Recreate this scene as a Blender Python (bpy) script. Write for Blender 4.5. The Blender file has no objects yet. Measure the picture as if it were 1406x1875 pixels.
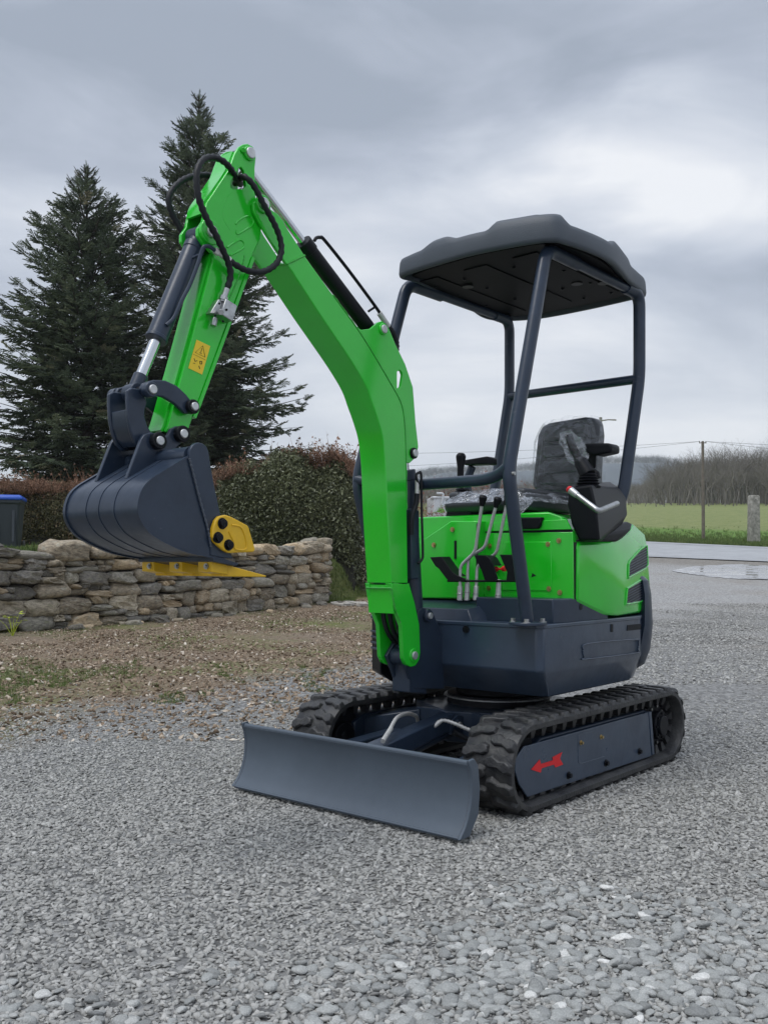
import bpy, bmesh, math, random
import numpy as np
from mathutils import Vector, Matrix, Euler, noise

# ------------------------------------------------------------------ camera
S = bpy.context.scene
COL = S.collection
FPX, PCX, HOR, CAMH = 1711.0, 703.0, 1033.0, 0.8          # focal length and horizon, in photo pixels
cam_d = bpy.data.cameras.new('camera')
cam = bpy.data.objects.new('camera', cam_d); COL.objects.link(cam)
cam.location = (0, 0, CAMH); cam.rotation_euler = (math.radians(90), 0, 0)
cam_d.sensor_fit = 'VERTICAL'; cam_d.sensor_height = 36
cam_d.lens = 36 * FPX / 1875; cam_d.shift_y = (HOR - 937.5) / 1875
cam_d.clip_start = 0.05; cam_d.clip_end = 6000
S.camera = cam

# ------------------------------------------------------------------ sky, sun, exposure
SUN_EL, SUN_AZ = math.radians(58), math.radians(-35)
W = bpy.data.worlds.new('World'); S.world = W; W.use_nodes = True
nt = W.node_tree; N = nt.nodes; LK = nt.links
for n in list(N): N.remove(n)
def nd(t, **k):
    n = N.new(t)
    for a, b in k.items(): setattr(n, a, b)
    return n
out = nd('ShaderNodeOutputWorld'); bg = nd('ShaderNodeBackground'); LK.new(bg.outputs[0], out.inputs[0])
bg.inputs[1].default_value = 0.12
sky = nd('ShaderNodeTexSky', sky_type='NISHITA', sun_disc=False)
sky.sun_elevation = SUN_EL; sky.sun_rotation = SUN_AZ; sky.air_density = 1.2; sky.dust_density = 2.5
tc = nd('ShaderNodeTexCoord'); sp = nd('ShaderNodeSeparateXYZ'); LK.new(tc.outputs['Generated'], sp.inputs[0])
def wm(op, a, b=None, c=None):
    n = nd('ShaderNodeMath', operation=op)
    for i, v in enumerate((a, b, c)):
        if v is None: continue
        if isinstance(v, (int, float)): n.inputs[i].default_value = v
        else: LK.new(v, n.inputs[i])
    return n.outputs[0]
zz = wm('ADD', wm('MAXIMUM', sp.outputs[2], 0.0), 0.16)
cx_ = wm('DIVIDE', sp.outputs[0], zz); cy_ = wm('DIVIDE', sp.outputs[1], zz)
cb = nd('ShaderNodeCombineXYZ'); LK.new(cx_, cb.inputs[0]); LK.new(wm('MULTIPLY', cy_, 1.0), cb.inputs[1]); LK.new(wm('MULTIPLY', sp.outputs[2], 1.5), cb.inputs[2])
n1 = nd('ShaderNodeTexNoise'); n1.inputs['Scale'].default_value = 0.62; n1.inputs['Detail'].default_value = 5; n1.inputs['Roughness'].default_value = 0.5; n1.inputs['Distortion'].default_value = 0.25
mp = nd('ShaderNodeMapping'); mp.inputs['Location'].default_value = (3.1, 7.7, 1.2); mp.inputs['Rotation'].default_value = (0, 0, 0.35); mp.inputs['Scale'].default_value = (0.8, 1.25, 1)
LK.new(cb.outputs[0], mp.inputs[0]); LK.new(mp.outputs[0], n1.inputs['Vector'])
n2 = nd('ShaderNodeTexNoise'); n2.inputs['Scale'].default_value = 2.2; n2.inputs['Detail'].default_value = 6; n2.inputs['Roughness'].default_value = 0.55
LK.new(mp.outputs[0], n2.inputs['Vector'])
cl = wm('ADD', wm('MULTIPLY', n1.outputs[0], 0.68), wm('MULTIPLY', n2.outputs[0], 0.34))
n3 = nd('ShaderNodeTexNoise'); n3.inputs['Scale'].default_value = 4.2; n3.inputs['Detail'].default_value = 7; n3.inputs['Roughness'].default_value = 0.55; n3.inputs['Distortion'].default_value = 0.5
mp3 = nd('ShaderNodeMapping'); mp3.inputs['Scale'].default_value = (1, 1, 2.6); mp3.inputs['Rotation'].default_value = (0, 0.12, 0); LK.new(tc.outputs['Generated'], mp3.inputs[0]); LK.new(mp3.outputs[0], n3.inputs['Vector'])
cl = wm('ADD', wm('MULTIPLY', cl, 0.88), wm('ADD', wm('MULTIPLY', wm('SUBTRACT', n3.outputs[0], 0.5), 0.62), 0.055))
# the larger cloud masses: dark banks overhead on the left, a torn bright gap right of the middle
yy = wm('MAXIMUM', sp.outputs[1], 0.08); uu = wm('ADD', wm('DIVIDE', sp.outputs[0], yy), wm('MULTIPLY', wm('SUBTRACT', n2.outputs[0], 0.5), 0.35)); vv_ = wm('ADD', wm('DIVIDE', sp.outputs[2], yy), wm('MULTIPLY', wm('SUBTRACT', n1.outputs[0], 0.5), 0.22))
masses = None
for px0, py0, rx, ry, am in ((150, 60, 420, 170, -.17), (700, 235, 430, 70, -.14), (1130, 130, 160, 60, -.08), (520, 30, 500, 90, -.10), (1060, 330, 260, 75, .20), (1330, 400, 230, 70, .24), (1290, 205, 90, 40, .12), (640, 470, 260, 80, .12), (850, 620, 350, 60, .10), (80, 400, 220, 100, .02), (1250, 520, 300, 45, -.07), (1000, 740, 600, 45, .08)):
    q1 = wm('DIVIDE', wm('SUBTRACT', uu, (px0 - PCX) / FPX), rx / FPX); q2 = wm('DIVIDE', wm('SUBTRACT', vv_, (HOR - py0) / FPX), ry / FPX)
    g = wm('MULTIPLY', wm('EXPONENT', wm('MULTIPLY', wm('ADD', wm('MULTIPLY', q1, q1), wm('MULTIPLY', q2, q2)), -0.7)), am)
    masses = g if masses is None else wm('ADD', masses, g)
masses = wm('MULTIPLY', wm('MULTIPLY', masses, 1.3), wm('MINIMUM', wm('MAXIMUM', wm('MULTIPLY', sp.outputs[1], 4.0), 0.0), 1.0))
cl = wm('ADD', cl, masses)
rp = nd('ShaderNodeValToRGB'); LK.new(cl, rp.inputs[0])
cr = rp.color_ramp; cr.interpolation = 'LINEAR'
cr.elements[0].position = 0.26; cr.elements[0].color = (0.315, 0.36, 0.44, 1)
cr.elements[1].position = 0.80; cr.elements[1].color = (0.79, 0.81, 0.85, 1)
for p_, c_ in ((0.42, (0.41, 0.455, 0.545, 1)), (0.54, (0.51, 0.555, 0.64, 1)), (0.67, (0.64, 0.675, 0.745, 1))): cr.elements.new(p_).color = c_
# pale band towards the horizon
hz = wm('SUBTRACT', 1.0, wm('MINIMUM', wm('MULTIPLY', wm('MAXIMUM', sp.outputs[2], 0.0), 3.6), 1.0))
mxh = nd('ShaderNodeMix', data_type='RGBA'); LK.new(wm('MULTIPLY', hz, 0.7), mxh.inputs[0]); LK.new(rp.outputs[0], mxh.inputs[6]); mxh.inputs[7].default_value = (0.635, 0.67, 0.73, 1)
sc_ = nd('ShaderNodeVectorMath', operation='SCALE'); LK.new(mxh.outputs[2], sc_.inputs[0]); zen = wm('MULTIPLY', wm('ADD', 1.0, wm('MULTIPLY', wm('MAXIMUM', wm('SUBTRACT', sp.outputs[2], 0.5), 0.0), 2.4)), 1 / 0.12); LK.new(zen, sc_.inputs['Scale'])   # overcast: brightest overhead
mx = nd('ShaderNodeMix', data_type='RGBA'); mx.inputs[0].default_value = 0.96
LK.new(sky.outputs[0], mx.inputs[6]); LK.new(sc_.outputs[0], mx.inputs[7]); LK.new(mx.outputs[2], bg.inputs[0])
W.cycles.sampling_method = 'MANUAL'; W.cycles.sample_map_resolution = 512

sun_d = bpy.data.lights.new('sun', 'SUN'); sun_d.energy = 1.5; sun_d.angle = math.radians(28); sun_d.color = (1.0, 0.975, 0.94)
sun = bpy.data.objects.new('sun', sun_d); COL.objects.link(sun)
sd = Vector((math.sin(SUN_AZ) * math.cos(SUN_EL), -math.cos(SUN_AZ) * math.cos(SUN_EL) * 0.6, math.sin(SUN_EL))).normalized()
sky.sun_rotation = math.atan2(sd.x, sd.y)
sun.rotation_euler = sd.to_track_quat('Z', 'Y').to_euler()
S.view_settings.view_transform = 'Standard'; S.view_settings.look = 'None'; S.view_settings.exposure = 0.20; S.view_settings.gamma = 1
S.render.engine = 'CYCLES'; S.cycles.max_bounces = 8; S.cycles.transparent_max_bounces = 12
S.cycles.use_denoising = True; S.cycles.volume_bounces = 2

# ------------------------------------------------------------------ helpers: materials
def mat(name, col, rough=0.5, metal=0.0, coat=0.0, spec=0.5, noise_amt=0.0, nscale=20.0, bump=0.0, bscale=60.0, col2=None, trans=0.0, rvar=0.0):
    m = bpy.data.materials.new(name); m.use_nodes = True
    t = m.node_tree; b = t.nodes['Principled BSDF']
    b.inputs['Base Color'].default_value = (*col, 1); b.inputs['Roughness'].default_value = rough
    b.inputs['Metallic'].default_value = metal; b.inputs['Coat Weight'].default_value = coat; b.inputs['Coat Roughness'].default_value = 0.12
    b.inputs['Specular IOR Level'].default_value = spec
    c = t.nodes.new('ShaderNodeTexCoord')
    if noise_amt > 0 or col2:
        n = t.nodes.new('ShaderNodeTexNoise'); n.inputs['Scale'].default_value = nscale; n.inputs['Detail'].default_value = 6; n.inputs['Roughness'].default_value = 0.65
        t.links.new(c.outputs['Object'], n.inputs['Vector'])
        r = t.nodes.new('ShaderNodeValToRGB'); t.links.new(n.outputs[0], r.inputs[0])
        c2 = col2 or tuple(x * (1 - noise_amt) for x in col)
        r.color_ramp.elements[0].position = 0.35; r.color_ramp.elements[0].color = (*c2, 1)
        r.color_ramp.elements[1].position = 0.62; r.color_ramp.elements[1].color = (*col, 1)
        t.links.new(r.outputs[0], b.inputs['Base Color'])
        if rvar:
            mr = t.nodes.new('ShaderNodeMapRange'); t.links.new(n.outputs[0], mr.inputs[0])
            mr.inputs[1].default_value = 0.3; mr.inputs[2].default_value = 0.7; mr.inputs[3].default_value = rough + rvar; mr.inputs[4].default_value = max(0.05, rough - rvar)
            t.links.new(mr.outputs[0], b.inputs['Roughness'])
    if bump:
        n = t.nodes.new('ShaderNodeTexNoise'); n.inputs['Scale'].default_value = bscale; n.inputs['Detail'].default_value = 5
        t.links.new(c.outputs['Object'], n.inputs['Vector'])
        bp = t.nodes.new('ShaderNodeBump'); bp.inputs['Strength'].default_value = bump; bp.inputs['Distance'].default_value = 0.01
        t.links.new(n.outputs[0], bp.inputs['Height']); t.links.new(bp.outputs[0], b.inputs['Normal'])
    if trans: b.inputs['Transmission Weight'].default_value = trans
    return m

def inst_mat(name, stops, rough=0.7, spec=0.4, bump=0.0, bscale=40.0, soil=None):
    """colour picked by the 'tone' value stored on each scattered copy"""
    m = bpy.data.materials.new(name); m.use_nodes = True
    t = m.node_tree; b = t.nodes['Principled BSDF']; b.inputs['Roughness'].default_value = rough; b.inputs['Specular IOR Level'].default_value = spec
    a = t.nodes.new('ShaderNodeAttribute'); a.attribute_type = 'INSTANCER'; a.attribute_name = 'tone'
    r = t.nodes.new('ShaderNodeValToRGB'); t.links.new(a.outputs['Fac'], r.inputs[0]); r.color_ramp.interpolation = 'LINEAR'
    r.color_ramp.elements[0].position = stops[0][0]; r.color_ramp.elements[0].color = (*stops[0][1], 1)
    r.color_ramp.elements[1].position = stops[-1][0]; r.color_ramp.elements[1].color = (*stops[-1][1], 1)
    for p, c in stops[1:-1]:
        q = r.color_ramp.elements.new(p); q.color = (*c, 1)
    src = r.outputs[0]
    if bump:
        c = t.nodes.new('ShaderNodeTexCoord'); n = t.nodes.new('ShaderNodeTexNoise'); n.inputs['Scale'].default_value = bscale; n.inputs['Detail'].default_value = 4
        t.links.new(c.outputs['Object'], n.inputs['Vector'])
        bp = t.nodes.new('ShaderNodeBump'); bp.inputs['Strength'].default_value = bump; bp.inputs['Distance'].default_value = 0.05
        t.links.new(n.outputs[0], bp.inputs['Height']); t.links.new(bp.outputs[0], b.inputs['Normal'])
        hs = t.nodes.new('ShaderNodeHueSaturation'); mr = t.nodes.new('ShaderNodeMapRange'); t.links.new(n.outputs[0], mr.inputs[0])
        mr.inputs[1].default_value = 0.3; mr.inputs[2].default_value = 0.7; mr.inputs[3].default_value = 0.75; mr.inputs[4].default_value = 1.2
        t.links.new(mr.outputs[0], hs.inputs['Value']); t.links.new(src, hs.inputs['Color']); src = hs.outputs[0]
    t.links.new(src, b.inputs['Base Color'])
    return m

def add_wear(m, amt=.5, scale=55, col=(.16, .17, .18)):
    """small chips, scuffs and dried splashes"""
    t = m.node_tree; b = t.nodes['Principled BSDF']; src = b.inputs['Base Color'].links[0].from_socket; c = t.nodes.new('ShaderNodeTexCoord')
    mp_ = t.nodes.new('ShaderNodeMapping'); mp_.inputs['Scale'].default_value = (1, .35, 1.3); mp_.inputs['Rotation'].default_value = (.5, .3, .7); t.links.new(c.outputs['Object'], mp_.inputs[0])
    n = t.nodes.new('ShaderNodeTexNoise'); n.inputs['Scale'].default_value = scale; n.inputs['Detail'].default_value = 8; n.inputs['Roughness'].default_value = .75; t.links.new(mp_.outputs[0], n.inputs['Vector'])
    n2_ = t.nodes.new('ShaderNodeTexNoise'); n2_.inputs['Scale'].default_value = 5; n2_.inputs['Detail'].default_value = 5; t.links.new(c.outputs['Object'], n2_.inputs['Vector'])
    ad = t.nodes.new('ShaderNodeMath'); ad.operation = 'ADD'; t.links.new(n.outputs[0], ad.inputs[0])
    ml_ = t.nodes.new('ShaderNodeMath'); ml_.operation = 'MULTIPLY'; t.links.new(n2_.outputs[0], ml_.inputs[0]); ml_.inputs[1].default_value = .5; t.links.new(ml_.outputs[0], ad.inputs[1])
    r = t.nodes.new('ShaderNodeMapRange'); t.links.new(ad.outputs[0], r.inputs[0]); r.inputs[1].default_value = .90; r.inputs[2].default_value = 1.02; r.inputs[4].default_value = amt
    x = t.nodes.new('ShaderNodeMix'); x.data_type = 'RGBA'; t.links.new(r.outputs[0], x.inputs[0]); t.links.new(src, x.inputs[6]); x.inputs[7].default_value = (*col, 1); t.links.new(x.outputs[2], b.inputs['Base Color'])
M = {}
M['green'] = mat('green_paint', (0.016, 0.57, 0.022), 0.22, coat=0.8, spec=.4, noise_amt=0.07, nscale=9, bump=0.02, bscale=35, rvar=0.05)
M['slate'] = mat('slate_paint', (0.022, 0.036, 0.062), 0.36, coat=0.12, spec=.4, noise_amt=0.18, nscale=14, bump=0.04, bscale=50, rvar=0.08)
M['slate2'] = mat('slate_paint_worn', (0.036, 0.058, 0.095), 0.36, coat=0.3, noise_amt=0.22, nscale=8, bump=0.05, bscale=40, rvar=0.1)
M['blade'] = mat('blade_slate_lit', (0.074, 0.097, 0.126), 0.46, noise_amt=0.12, nscale=6, bump=0.04, bscale=40, rvar=0.08)  # slate paint with skylight on the upward-tilted blade put into its lighter colour
M['rubber'] = mat('track_rubber', (0.017, 0.018, 0.021), 0.5, noise_amt=0.35, nscale=16, bump=0.3, bscale=90, col2=(0.050, 0.050, 0.049), rvar=0.12)   # grey dust in patches
M['plastic'] = mat('black_plastic', (0.006, 0.007, 0.010), 0.45, spec=.2, bump=0.08, bscale=300)
M['roofp'] = mat('canopy_plastic', (0.060, 0.074, 0.092), 0.52, bump=0.15, bscale=260, noise_amt=0.15, nscale=5)
M['liner'] = mat('canopy_liner', (0.0012, 0.0016, 0.003), 0.5, spec=.08, bump=0.05, bscale=120)
M['hose'] = mat('hose_rubber', (0.010, 0.012, 0.015), 0.5, spec=.3)
for k_ in ('slate', 'slate2', 'blade'): add_wear(M[k_], .40)
add_wear(M['green'], .16, 40, (.20, .50, .20)); add_wear(M['rubber'], .6, 30, (.13, .125, .115))
M['chrome'] = mat('polished_steel', (0.62, 0.64, 0.66), 0.16, metal=1.0)
M['zinc'] = mat('zinc_steel', (0.50, 0.51, 0.51), 0.36, metal=1.0, noise_amt=0.3, nscale=60)
M['pinend'] = mat('pin_steel', (0.62, 0.63, 0.63), 0.42, metal=0.75, noise_amt=0.2, nscale=80)
M['spiral'] = mat('silver_spiral_sleeve', (0.62, 0.62, 0.60), 0.4, metal=0.25, noise_amt=0.2, nscale=60)
M['brass'] = mat('yellow_zinc', (0.55, 0.42, 0.20), 0.35, metal=1.0)
M['yellow'] = mat('yellow_paint', (0.78, 0.47, 0.014), 0.4, noise_amt=0.12, nscale=15, bump=0.05, bscale=60)
M['stick'] = mat('yellow_sticker', (0.85, 0.60, 0.02), 0.35)
M['ink'] = mat('black_ink', (0.01, 0.01, 0.01), 0.5)
M['red'] = mat('red_sticker', (0.68, 0.008, 0.014), 0.45)
M['vinyl'] = mat('black_vinyl', (0.035, 0.040, 0.047), 0.38, bump=0.15, bscale=80)
M['mesh'] = mat('dark_mesh', (0.012, 0.014, 0.015), 0.5)
M['greenweld'] = mat('green_weld', (0.03, 0.42, 0.035), 0.35, bump=0.5, bscale=160)
M['slateweld'] = mat('slate_weld', (0.07, 0.085, 0.11), 0.4, bump=0.5, bscale=160)

# thin crinkled polythene
wrap = bpy.data.materials.new('plastic_film'); wrap.use_nodes = True
t = wrap.node_tree
for n in list(t.nodes): t.nodes.remove(n)
o_ = t.nodes.new('ShaderNodeOutputMaterial'); g_ = t.nodes.new('ShaderNodeBsdfGlossy'); tr_ = t.nodes.new('ShaderNodeBsdfTransparent'); df_ = t.nodes.new('ShaderNodeBsdfDiffuse')
g_.inputs['Roughness'].default_value = 0.18; g_.inputs['Color'].default_value = (0.85, 0.88, 0.92, 1); df_.inputs['Color'].default_value = (0.75, 0.78, 0.82, 1)
m1 = t.nodes.new('ShaderNodeMixShader'); m2 = t.nodes.new('ShaderNodeMixShader'); lw = t.nodes.new('ShaderNodeLayerWeight'); lw.inputs[0].default_value = 0.35
tcn = t.nodes.new('ShaderNodeTexCoord'); nn = t.nodes.new('ShaderNodeTexNoise'); nn.inputs['Scale'].default_value = 14; nn.inputs['Detail'].default_value = 3; nn.inputs['Distortion'].default_value = 1.8
bb = t.nodes.new('ShaderNodeBump'); bb.inputs['Strength'].default_value = 0.9; bb.inputs['Distance'].default_value = 0.03
t.links.new(tcn.outputs['Object'], nn.inputs['Vector']); t.links.new(nn.outputs[0], bb.inputs['Height'])
for x in (g_, df_, lw): t.links.new(bb.outputs[0], x.inputs['Normal'])
m1.inputs[0].default_value = 0.22; t.links.new(g_.outputs[0], m1.inputs[1]); t.links.new(df_.outputs[0], m1.inputs[2])
mr_ = t.nodes.new('ShaderNodeMapRange'); t.links.new(lw.outputs['Fresnel'], mr_.inputs[0]); mr_.inputs[1].default_value = 0.0; mr_.inputs[2].default_value = 0.6; mr_.inputs[3].default_value = 0.06; mr_.inputs[4].default_value = 0.42
t.links.new(mr_.outputs[0], m2.inputs[0]); t.links.new(tr_.outputs[0], m2.inputs[1]); t.links.new(m1.outputs[0], m2.inputs[2]); t.links.new(m2.outputs[0], o_.inputs[0])
M['film'] = wrap

# ------------------------------------------------------------------ helpers: objects and meshes
def tag(o, label=None, cat=None, group=None, kind=None):
    if label: o['label'] = label
    if cat: o['category'] = cat
    if group: o['group'] = group
    if kind: o['kind'] = kind
    return o
def empty(name, loc, rz=0.0):
    o = bpy.data.objects.new(name, None); COL.objects.link(o); o.location = loc; o.rotation_euler = (0, 0, rz); o.empty_display_size = 0.2
    return o
def sharpen(bm, ang=0.62):
    for f in bm.faces: f.smooth = True
    for e in bm.edges:
        if len(e.link_faces) != 2 or e.calc_face_angle(0) > ang: e.smooth = False
class MB:
    def __init__(s): s.b = bmesh.new()
    def add(s, vs, fs, mi=0):
        v = [s.b.verts.new(p) for p in vs]
        for f in fs:
            try: q = s.b.faces.new([v[i] for i in f]); q.material_index = mi
            except ValueError: pass
        return v
    def box(s, c, d, rot=None):
        R = rot.to_matrix() if rot else Matrix.Identity(3); c = Vector(c)
        vs = [c + R @ Vector((sx * d[0] / 2, sy * d[1] / 2, sz * d[2] / 2)) for sx in (-1, 1) for sy in (-1, 1) for sz in (-1, 1)]
        s.add(vs, [(0, 1, 3, 2), (4, 6, 7, 5), (0, 4, 5, 1), (2, 3, 7, 6), (0, 2, 6, 4), (1, 5, 7, 3)]); return s
    def prism(s, pts, a, b, axis='Y', holes=()):
        """outline (with holes) in the plane across axis, from a to b"""
        def mk(p, h):
            return (p[0], h, p[1]) if axis == 'Y' else ((h, p[0], p[1]) if axis == 'X' else (p[0], p[1], h))
        t = bmesh.new(); 
        for loop in [pts] + list(holes):
            v = [t.verts.new(mk(p, a)) for p in loop]
            for i in range(len(v)): t.edges.new((v[i], v[(i + 1) % len(v)]))
        bmesh.ops.triangle_fill(t, use_beauty=True, use_dissolve=True, edges=t.edges[:])
        g = bmesh.ops.extrude_face_region(t, geom=t.faces[:])
        d = Vector(mk((0, 0), b)) - Vector(mk((0, 0), a))
        for v in [x for x in g['geom'] if isinstance(x, bmesh.types.BMVert)]: v.co += d
        bmesh.ops.recalc_face_normals(t, faces=t.faces[:])
        s.merge(t); t.free(); return s
    def merge(s, t):
        t.verts.index_update(); vm = [s.b.verts.new(v.co) for v in t.verts]
        for f in t.faces:
            try: s.b.faces.new([vm[v.index] for v in f.verts])
            except ValueError: pass
    def hull(s, pts):
        t = bmesh.new(); [t.verts.new(p) for p in pts]
        bmesh.ops.convex_hull(t, input=t.verts[:])
        for v in [v for v in t.verts if not v.link_faces]: t.verts.remove(v)
        bmesh.ops.dissolve_limit(t, angle_limit=0.03, verts=t.verts[:], edges=t.edges[:])
        s.merge(t); t.free(); return s
    def cyl(s, p0, p1, r, seg=20, r2=None, cap=True):
        return s.tube([p0, p1], [r, r if r2 is None else r2], seg, cap)
    def tube(s, path, r, seg=10, cap=True, flat=1.0):
        path = [Vector(p) for p in path]; n = len(path)
        rs = r if isinstance(r, (list, tuple)) else [r] * n
        rings = []; up = None
        for i, p in enumerate(path):
            d = (path[min(i + 1, n - 1)] - path[max(i - 1, 0)]).normalized()
            if up is None:
                up = d.orthogonal().normalized()
                if abs(d.z) < 0.95: up = (Vector((0, 0, 1)) - d * d.z).normalized()
                elif abs(d.x) < 0.9: up = (Vector((1, 0, 0)) - d * d.x).normalized()
            else: up = (up - d * up.dot(d)).normalized()
            sd_ = d.cross(up)
            rings.append([s.b.verts.new(p + (up * math.cos(a) + sd_ * math.sin(a) * flat) * rs[i]) for a in [2 * math.pi * (k + 0.5) / seg for k in range(seg)]])
        for i in range(n - 1):
            for k in range(seg):
                s.b.faces.new((rings[i][k], rings[i][(k + 1) % seg], rings[i + 1][(k + 1) % seg], rings[i + 1][k]))
        if cap:
            s.b.faces.new(list(reversed(rings[0]))); s.b.faces.new(rings[-1])
        return s
    def build(s, name, m, parent=None, bev=0.0, seg=2, sharp=0.62, recalc=True):
        if recalc: bmesh.ops.recalc_face_normals(s.b, faces=s.b.faces[:])
        sharpen(s.b, sharp)
        me = bpy.data.meshes.new(name); s.b.to_mesh(me); s.b.free()
        for q in (m if isinstance(m, (list, tuple)) else [m]): me.materials.append(q)
        o = bpy.data.objects.new(name, me); COL.objects.link(o); o.parent = parent
        if bev:
            b = o.modifiers.new('Bevel', 'BEVEL'); b.width = bev; b.segments = seg; b.limit_method = 'ANGLE'; b.angle_limit = 0.6
        return o
def smooth(pts, n=6, closed=False):
    P_ = [Vector(p) for p in pts]; L = len(P_); o = []
    for i in range(L if closed else L - 1):
        if closed: p0, p1, p2, p3 = P_[(i - 1) % L], P_[i], P_[(i + 1) % L], P_[(i + 2) % L]
        else: p0, p1, p2, p3 = P_[max(i - 1, 0)], P_[i], P_[i + 1], P_[min(i + 2, L - 1)]
        for k in range(n):
            t_ = k / n
            o.append(0.5 * ((2 * p1) + (-p0 + p2) * t_ + (2 * p0 - 5 * p1 + 4 * p2 - p3) * t_ ** 2 + (-p0 + 3 * p1 - 3 * p2 + p3) * t_ ** 3))
    if not closed: o.append(P_[-1])
    return o
def sect(bm, loops, cap=True):
    R_ = [[bm.b.verts.new(p) for p in lp] for lp in loops]
    for A, B in zip(R_[:-1], R_[1:]):
        for k in range(len(A)): bm.b.faces.new((A[k], A[(k + 1) % len(A)], B[(k + 1) % len(A)], B[k]))
    if cap: bm.b.faces.new(list(reversed(R_[0]))); bm.b.faces.new(R_[-1])
    return bm
def corner(p0, p1, p2, r=.05, k=6):
    """rounded bend"""
    a = p1 + (p0 - p1).normalized() * r; c = p1 + (p2 - p1).normalized() * r
    return [a.lerp(p1, t_ / k).lerp(p1.lerp(c, t_ / k), t_ / k) for t_ in range(k + 1)]
def bent(pts, r=.05):
    o = [pts[0]]
    for i in range(1, len(pts) - 1): o += corner(pts[i - 1], pts[i], pts[i + 1], r)
    o.append(pts[-1]); return o
def place(me_obj, parent, mtx, name=None):
    c = me_obj.copy(); COL.objects.link(c); c.parent = parent; c.matrix_local = mtx
    return c
def join_obj(name, vs, fs, m, parent=None, smooth_=True, mats_idx=None):
    me = bpy.data.meshes.new(name); me.from_pydata(vs, [], fs)
    for q in (m if isinstance(m, (list, tuple)) else [m]): me.materials.append(q)
    if smooth_: me.polygons.foreach_set('use_smooth', [True] * len(me.polygons))
    if mats_idx is not None: me.polygons.foreach_set('material_index', mats_idx)
    o = bpy.data.objects.new(name, me); COL.objects.link(o); o.parent = parent
    return o

_scn = {}
def scatter_group(k):
    """instances the prototypes held in the mesh (proto = 1..k) on its loose points (proto = 0)"""
    if k in _scn: return _scn[k]
    g = bpy.data.node_groups.new('scatter_%d' % k, 'GeometryNodeTree')
    g.interface.new_socket('Geometry', in_out='INPUT', socket_type='NodeSocketGeometry'); g.interface.new_socket('Geometry', in_out='OUTPUT', socket_type='NodeSocketGeometry')
    gi = g.nodes.new('NodeGroupInput'); go = g.nodes.new('NodeGroupOutput')
    def attr(nm, ty):
        a = g.nodes.new('GeometryNodeInputNamedAttribute'); a.data_type = ty; a.inputs['Name'].default_value = nm; return a.outputs['Attribute']
    pr_ = attr('proto', 'INT')
    def sel(v):
        c = g.nodes.new('FunctionNodeCompare'); c.data_type = 'INT'; c.operation = 'EQUAL'; g.links.new(pr_, c.inputs[2]); c.inputs[3].default_value = v
        s_ = g.nodes.new('GeometryNodeSeparateGeometry'); s_.domain = 'POINT'; g.links.new(gi.outputs[0], s_.inputs[0]); g.links.new(c.outputs[0], s_.inputs[1]); return s_.outputs[0]
    pts = sel(0); gti = g.nodes.new('GeometryNodeGeometryToInstance')
    for v in range(k, 0, -1): g.links.new(sel(v), gti.inputs[0])
    ip = g.nodes.new('GeometryNodeInstanceOnPoints'); g.links.new(pts, ip.inputs['Points']); g.links.new(gti.outputs[0], ip.inputs['Instance']); ip.inputs['Pick Instance'].default_value = True
    g.links.new(attr('pick', 'INT'), ip.inputs['Instance Index'])
    er = g.nodes.new('FunctionNodeEulerToRotation'); g.links.new(attr('rot', 'FLOAT_VECTOR'), er.inputs[0]); g.links.new(er.outputs[0], ip.inputs['Rotation'])
    g.links.new(attr('scl', 'FLOAT_VECTOR'), ip.inputs['Scale']); g.links.new(ip.outputs[0], go.inputs[0])
    _scn[k] = g; return g
def scatter(name, protos, pos, rot, scl, tone, m, parent=None, rng=None):
    """protos: list of (verts, faces); pos/rot/scl n x 3; tone n"""
    vs = []; fs = []; pid = []
    for i, (v, f) in enumerate(protos):
        o = len(vs); vs += [tuple(p) for p in v]; fs += [tuple(o + j for j in q) for q in f]; pid += [i + 1] * len(v)
    nv = len(vs); n = len(pos)
    me = bpy.data.meshes.new(name)
    allv = np.vstack([np.array(vs, float), np.asarray(pos, float)])
    me.from_pydata(allv.tolist(), [], fs)
    me.polygons.foreach_set('use_smooth', [True] * len(me.polygons))
    def at_(nm, ty, data, ch):
        a = me.attributes.new(nm, ty, 'POINT'); a.data.foreach_set(ch, data)
    at_('proto', 'INT', np.concatenate([np.array(pid, np.int32), np.zeros(n, np.int32)]), 'value')
    rg = rng or np.random.default_rng(5)
    at_('pick', 'INT', np.concatenate([np.zeros(nv, np.int32), rg.integers(0, len(protos), n).astype(np.int32)]), 'value')
    at_('rot', 'FLOAT_VECTOR', np.vstack([np.zeros((nv, 3)), rot]).astype(np.float32).ravel(), 'vector')
    at_('scl', 'FLOAT_VECTOR', np.vstack([np.ones((nv, 3)), scl]).astype(np.float32).ravel(), 'vector')
    at_('tone', 'FLOAT', np.concatenate([np.zeros(nv), tone]).astype(np.float32), 'value')
    for q in (m if isinstance(m, (list, tuple)) else [m]): me.materials.append(q)
    o = bpy.data.objects.new(name, me); COL.objects.link(o); o.parent = parent
    md = o.modifiers.new('scatter', 'NODES'); md.node_group = scatter_group(len(protos))
    return o

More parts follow.
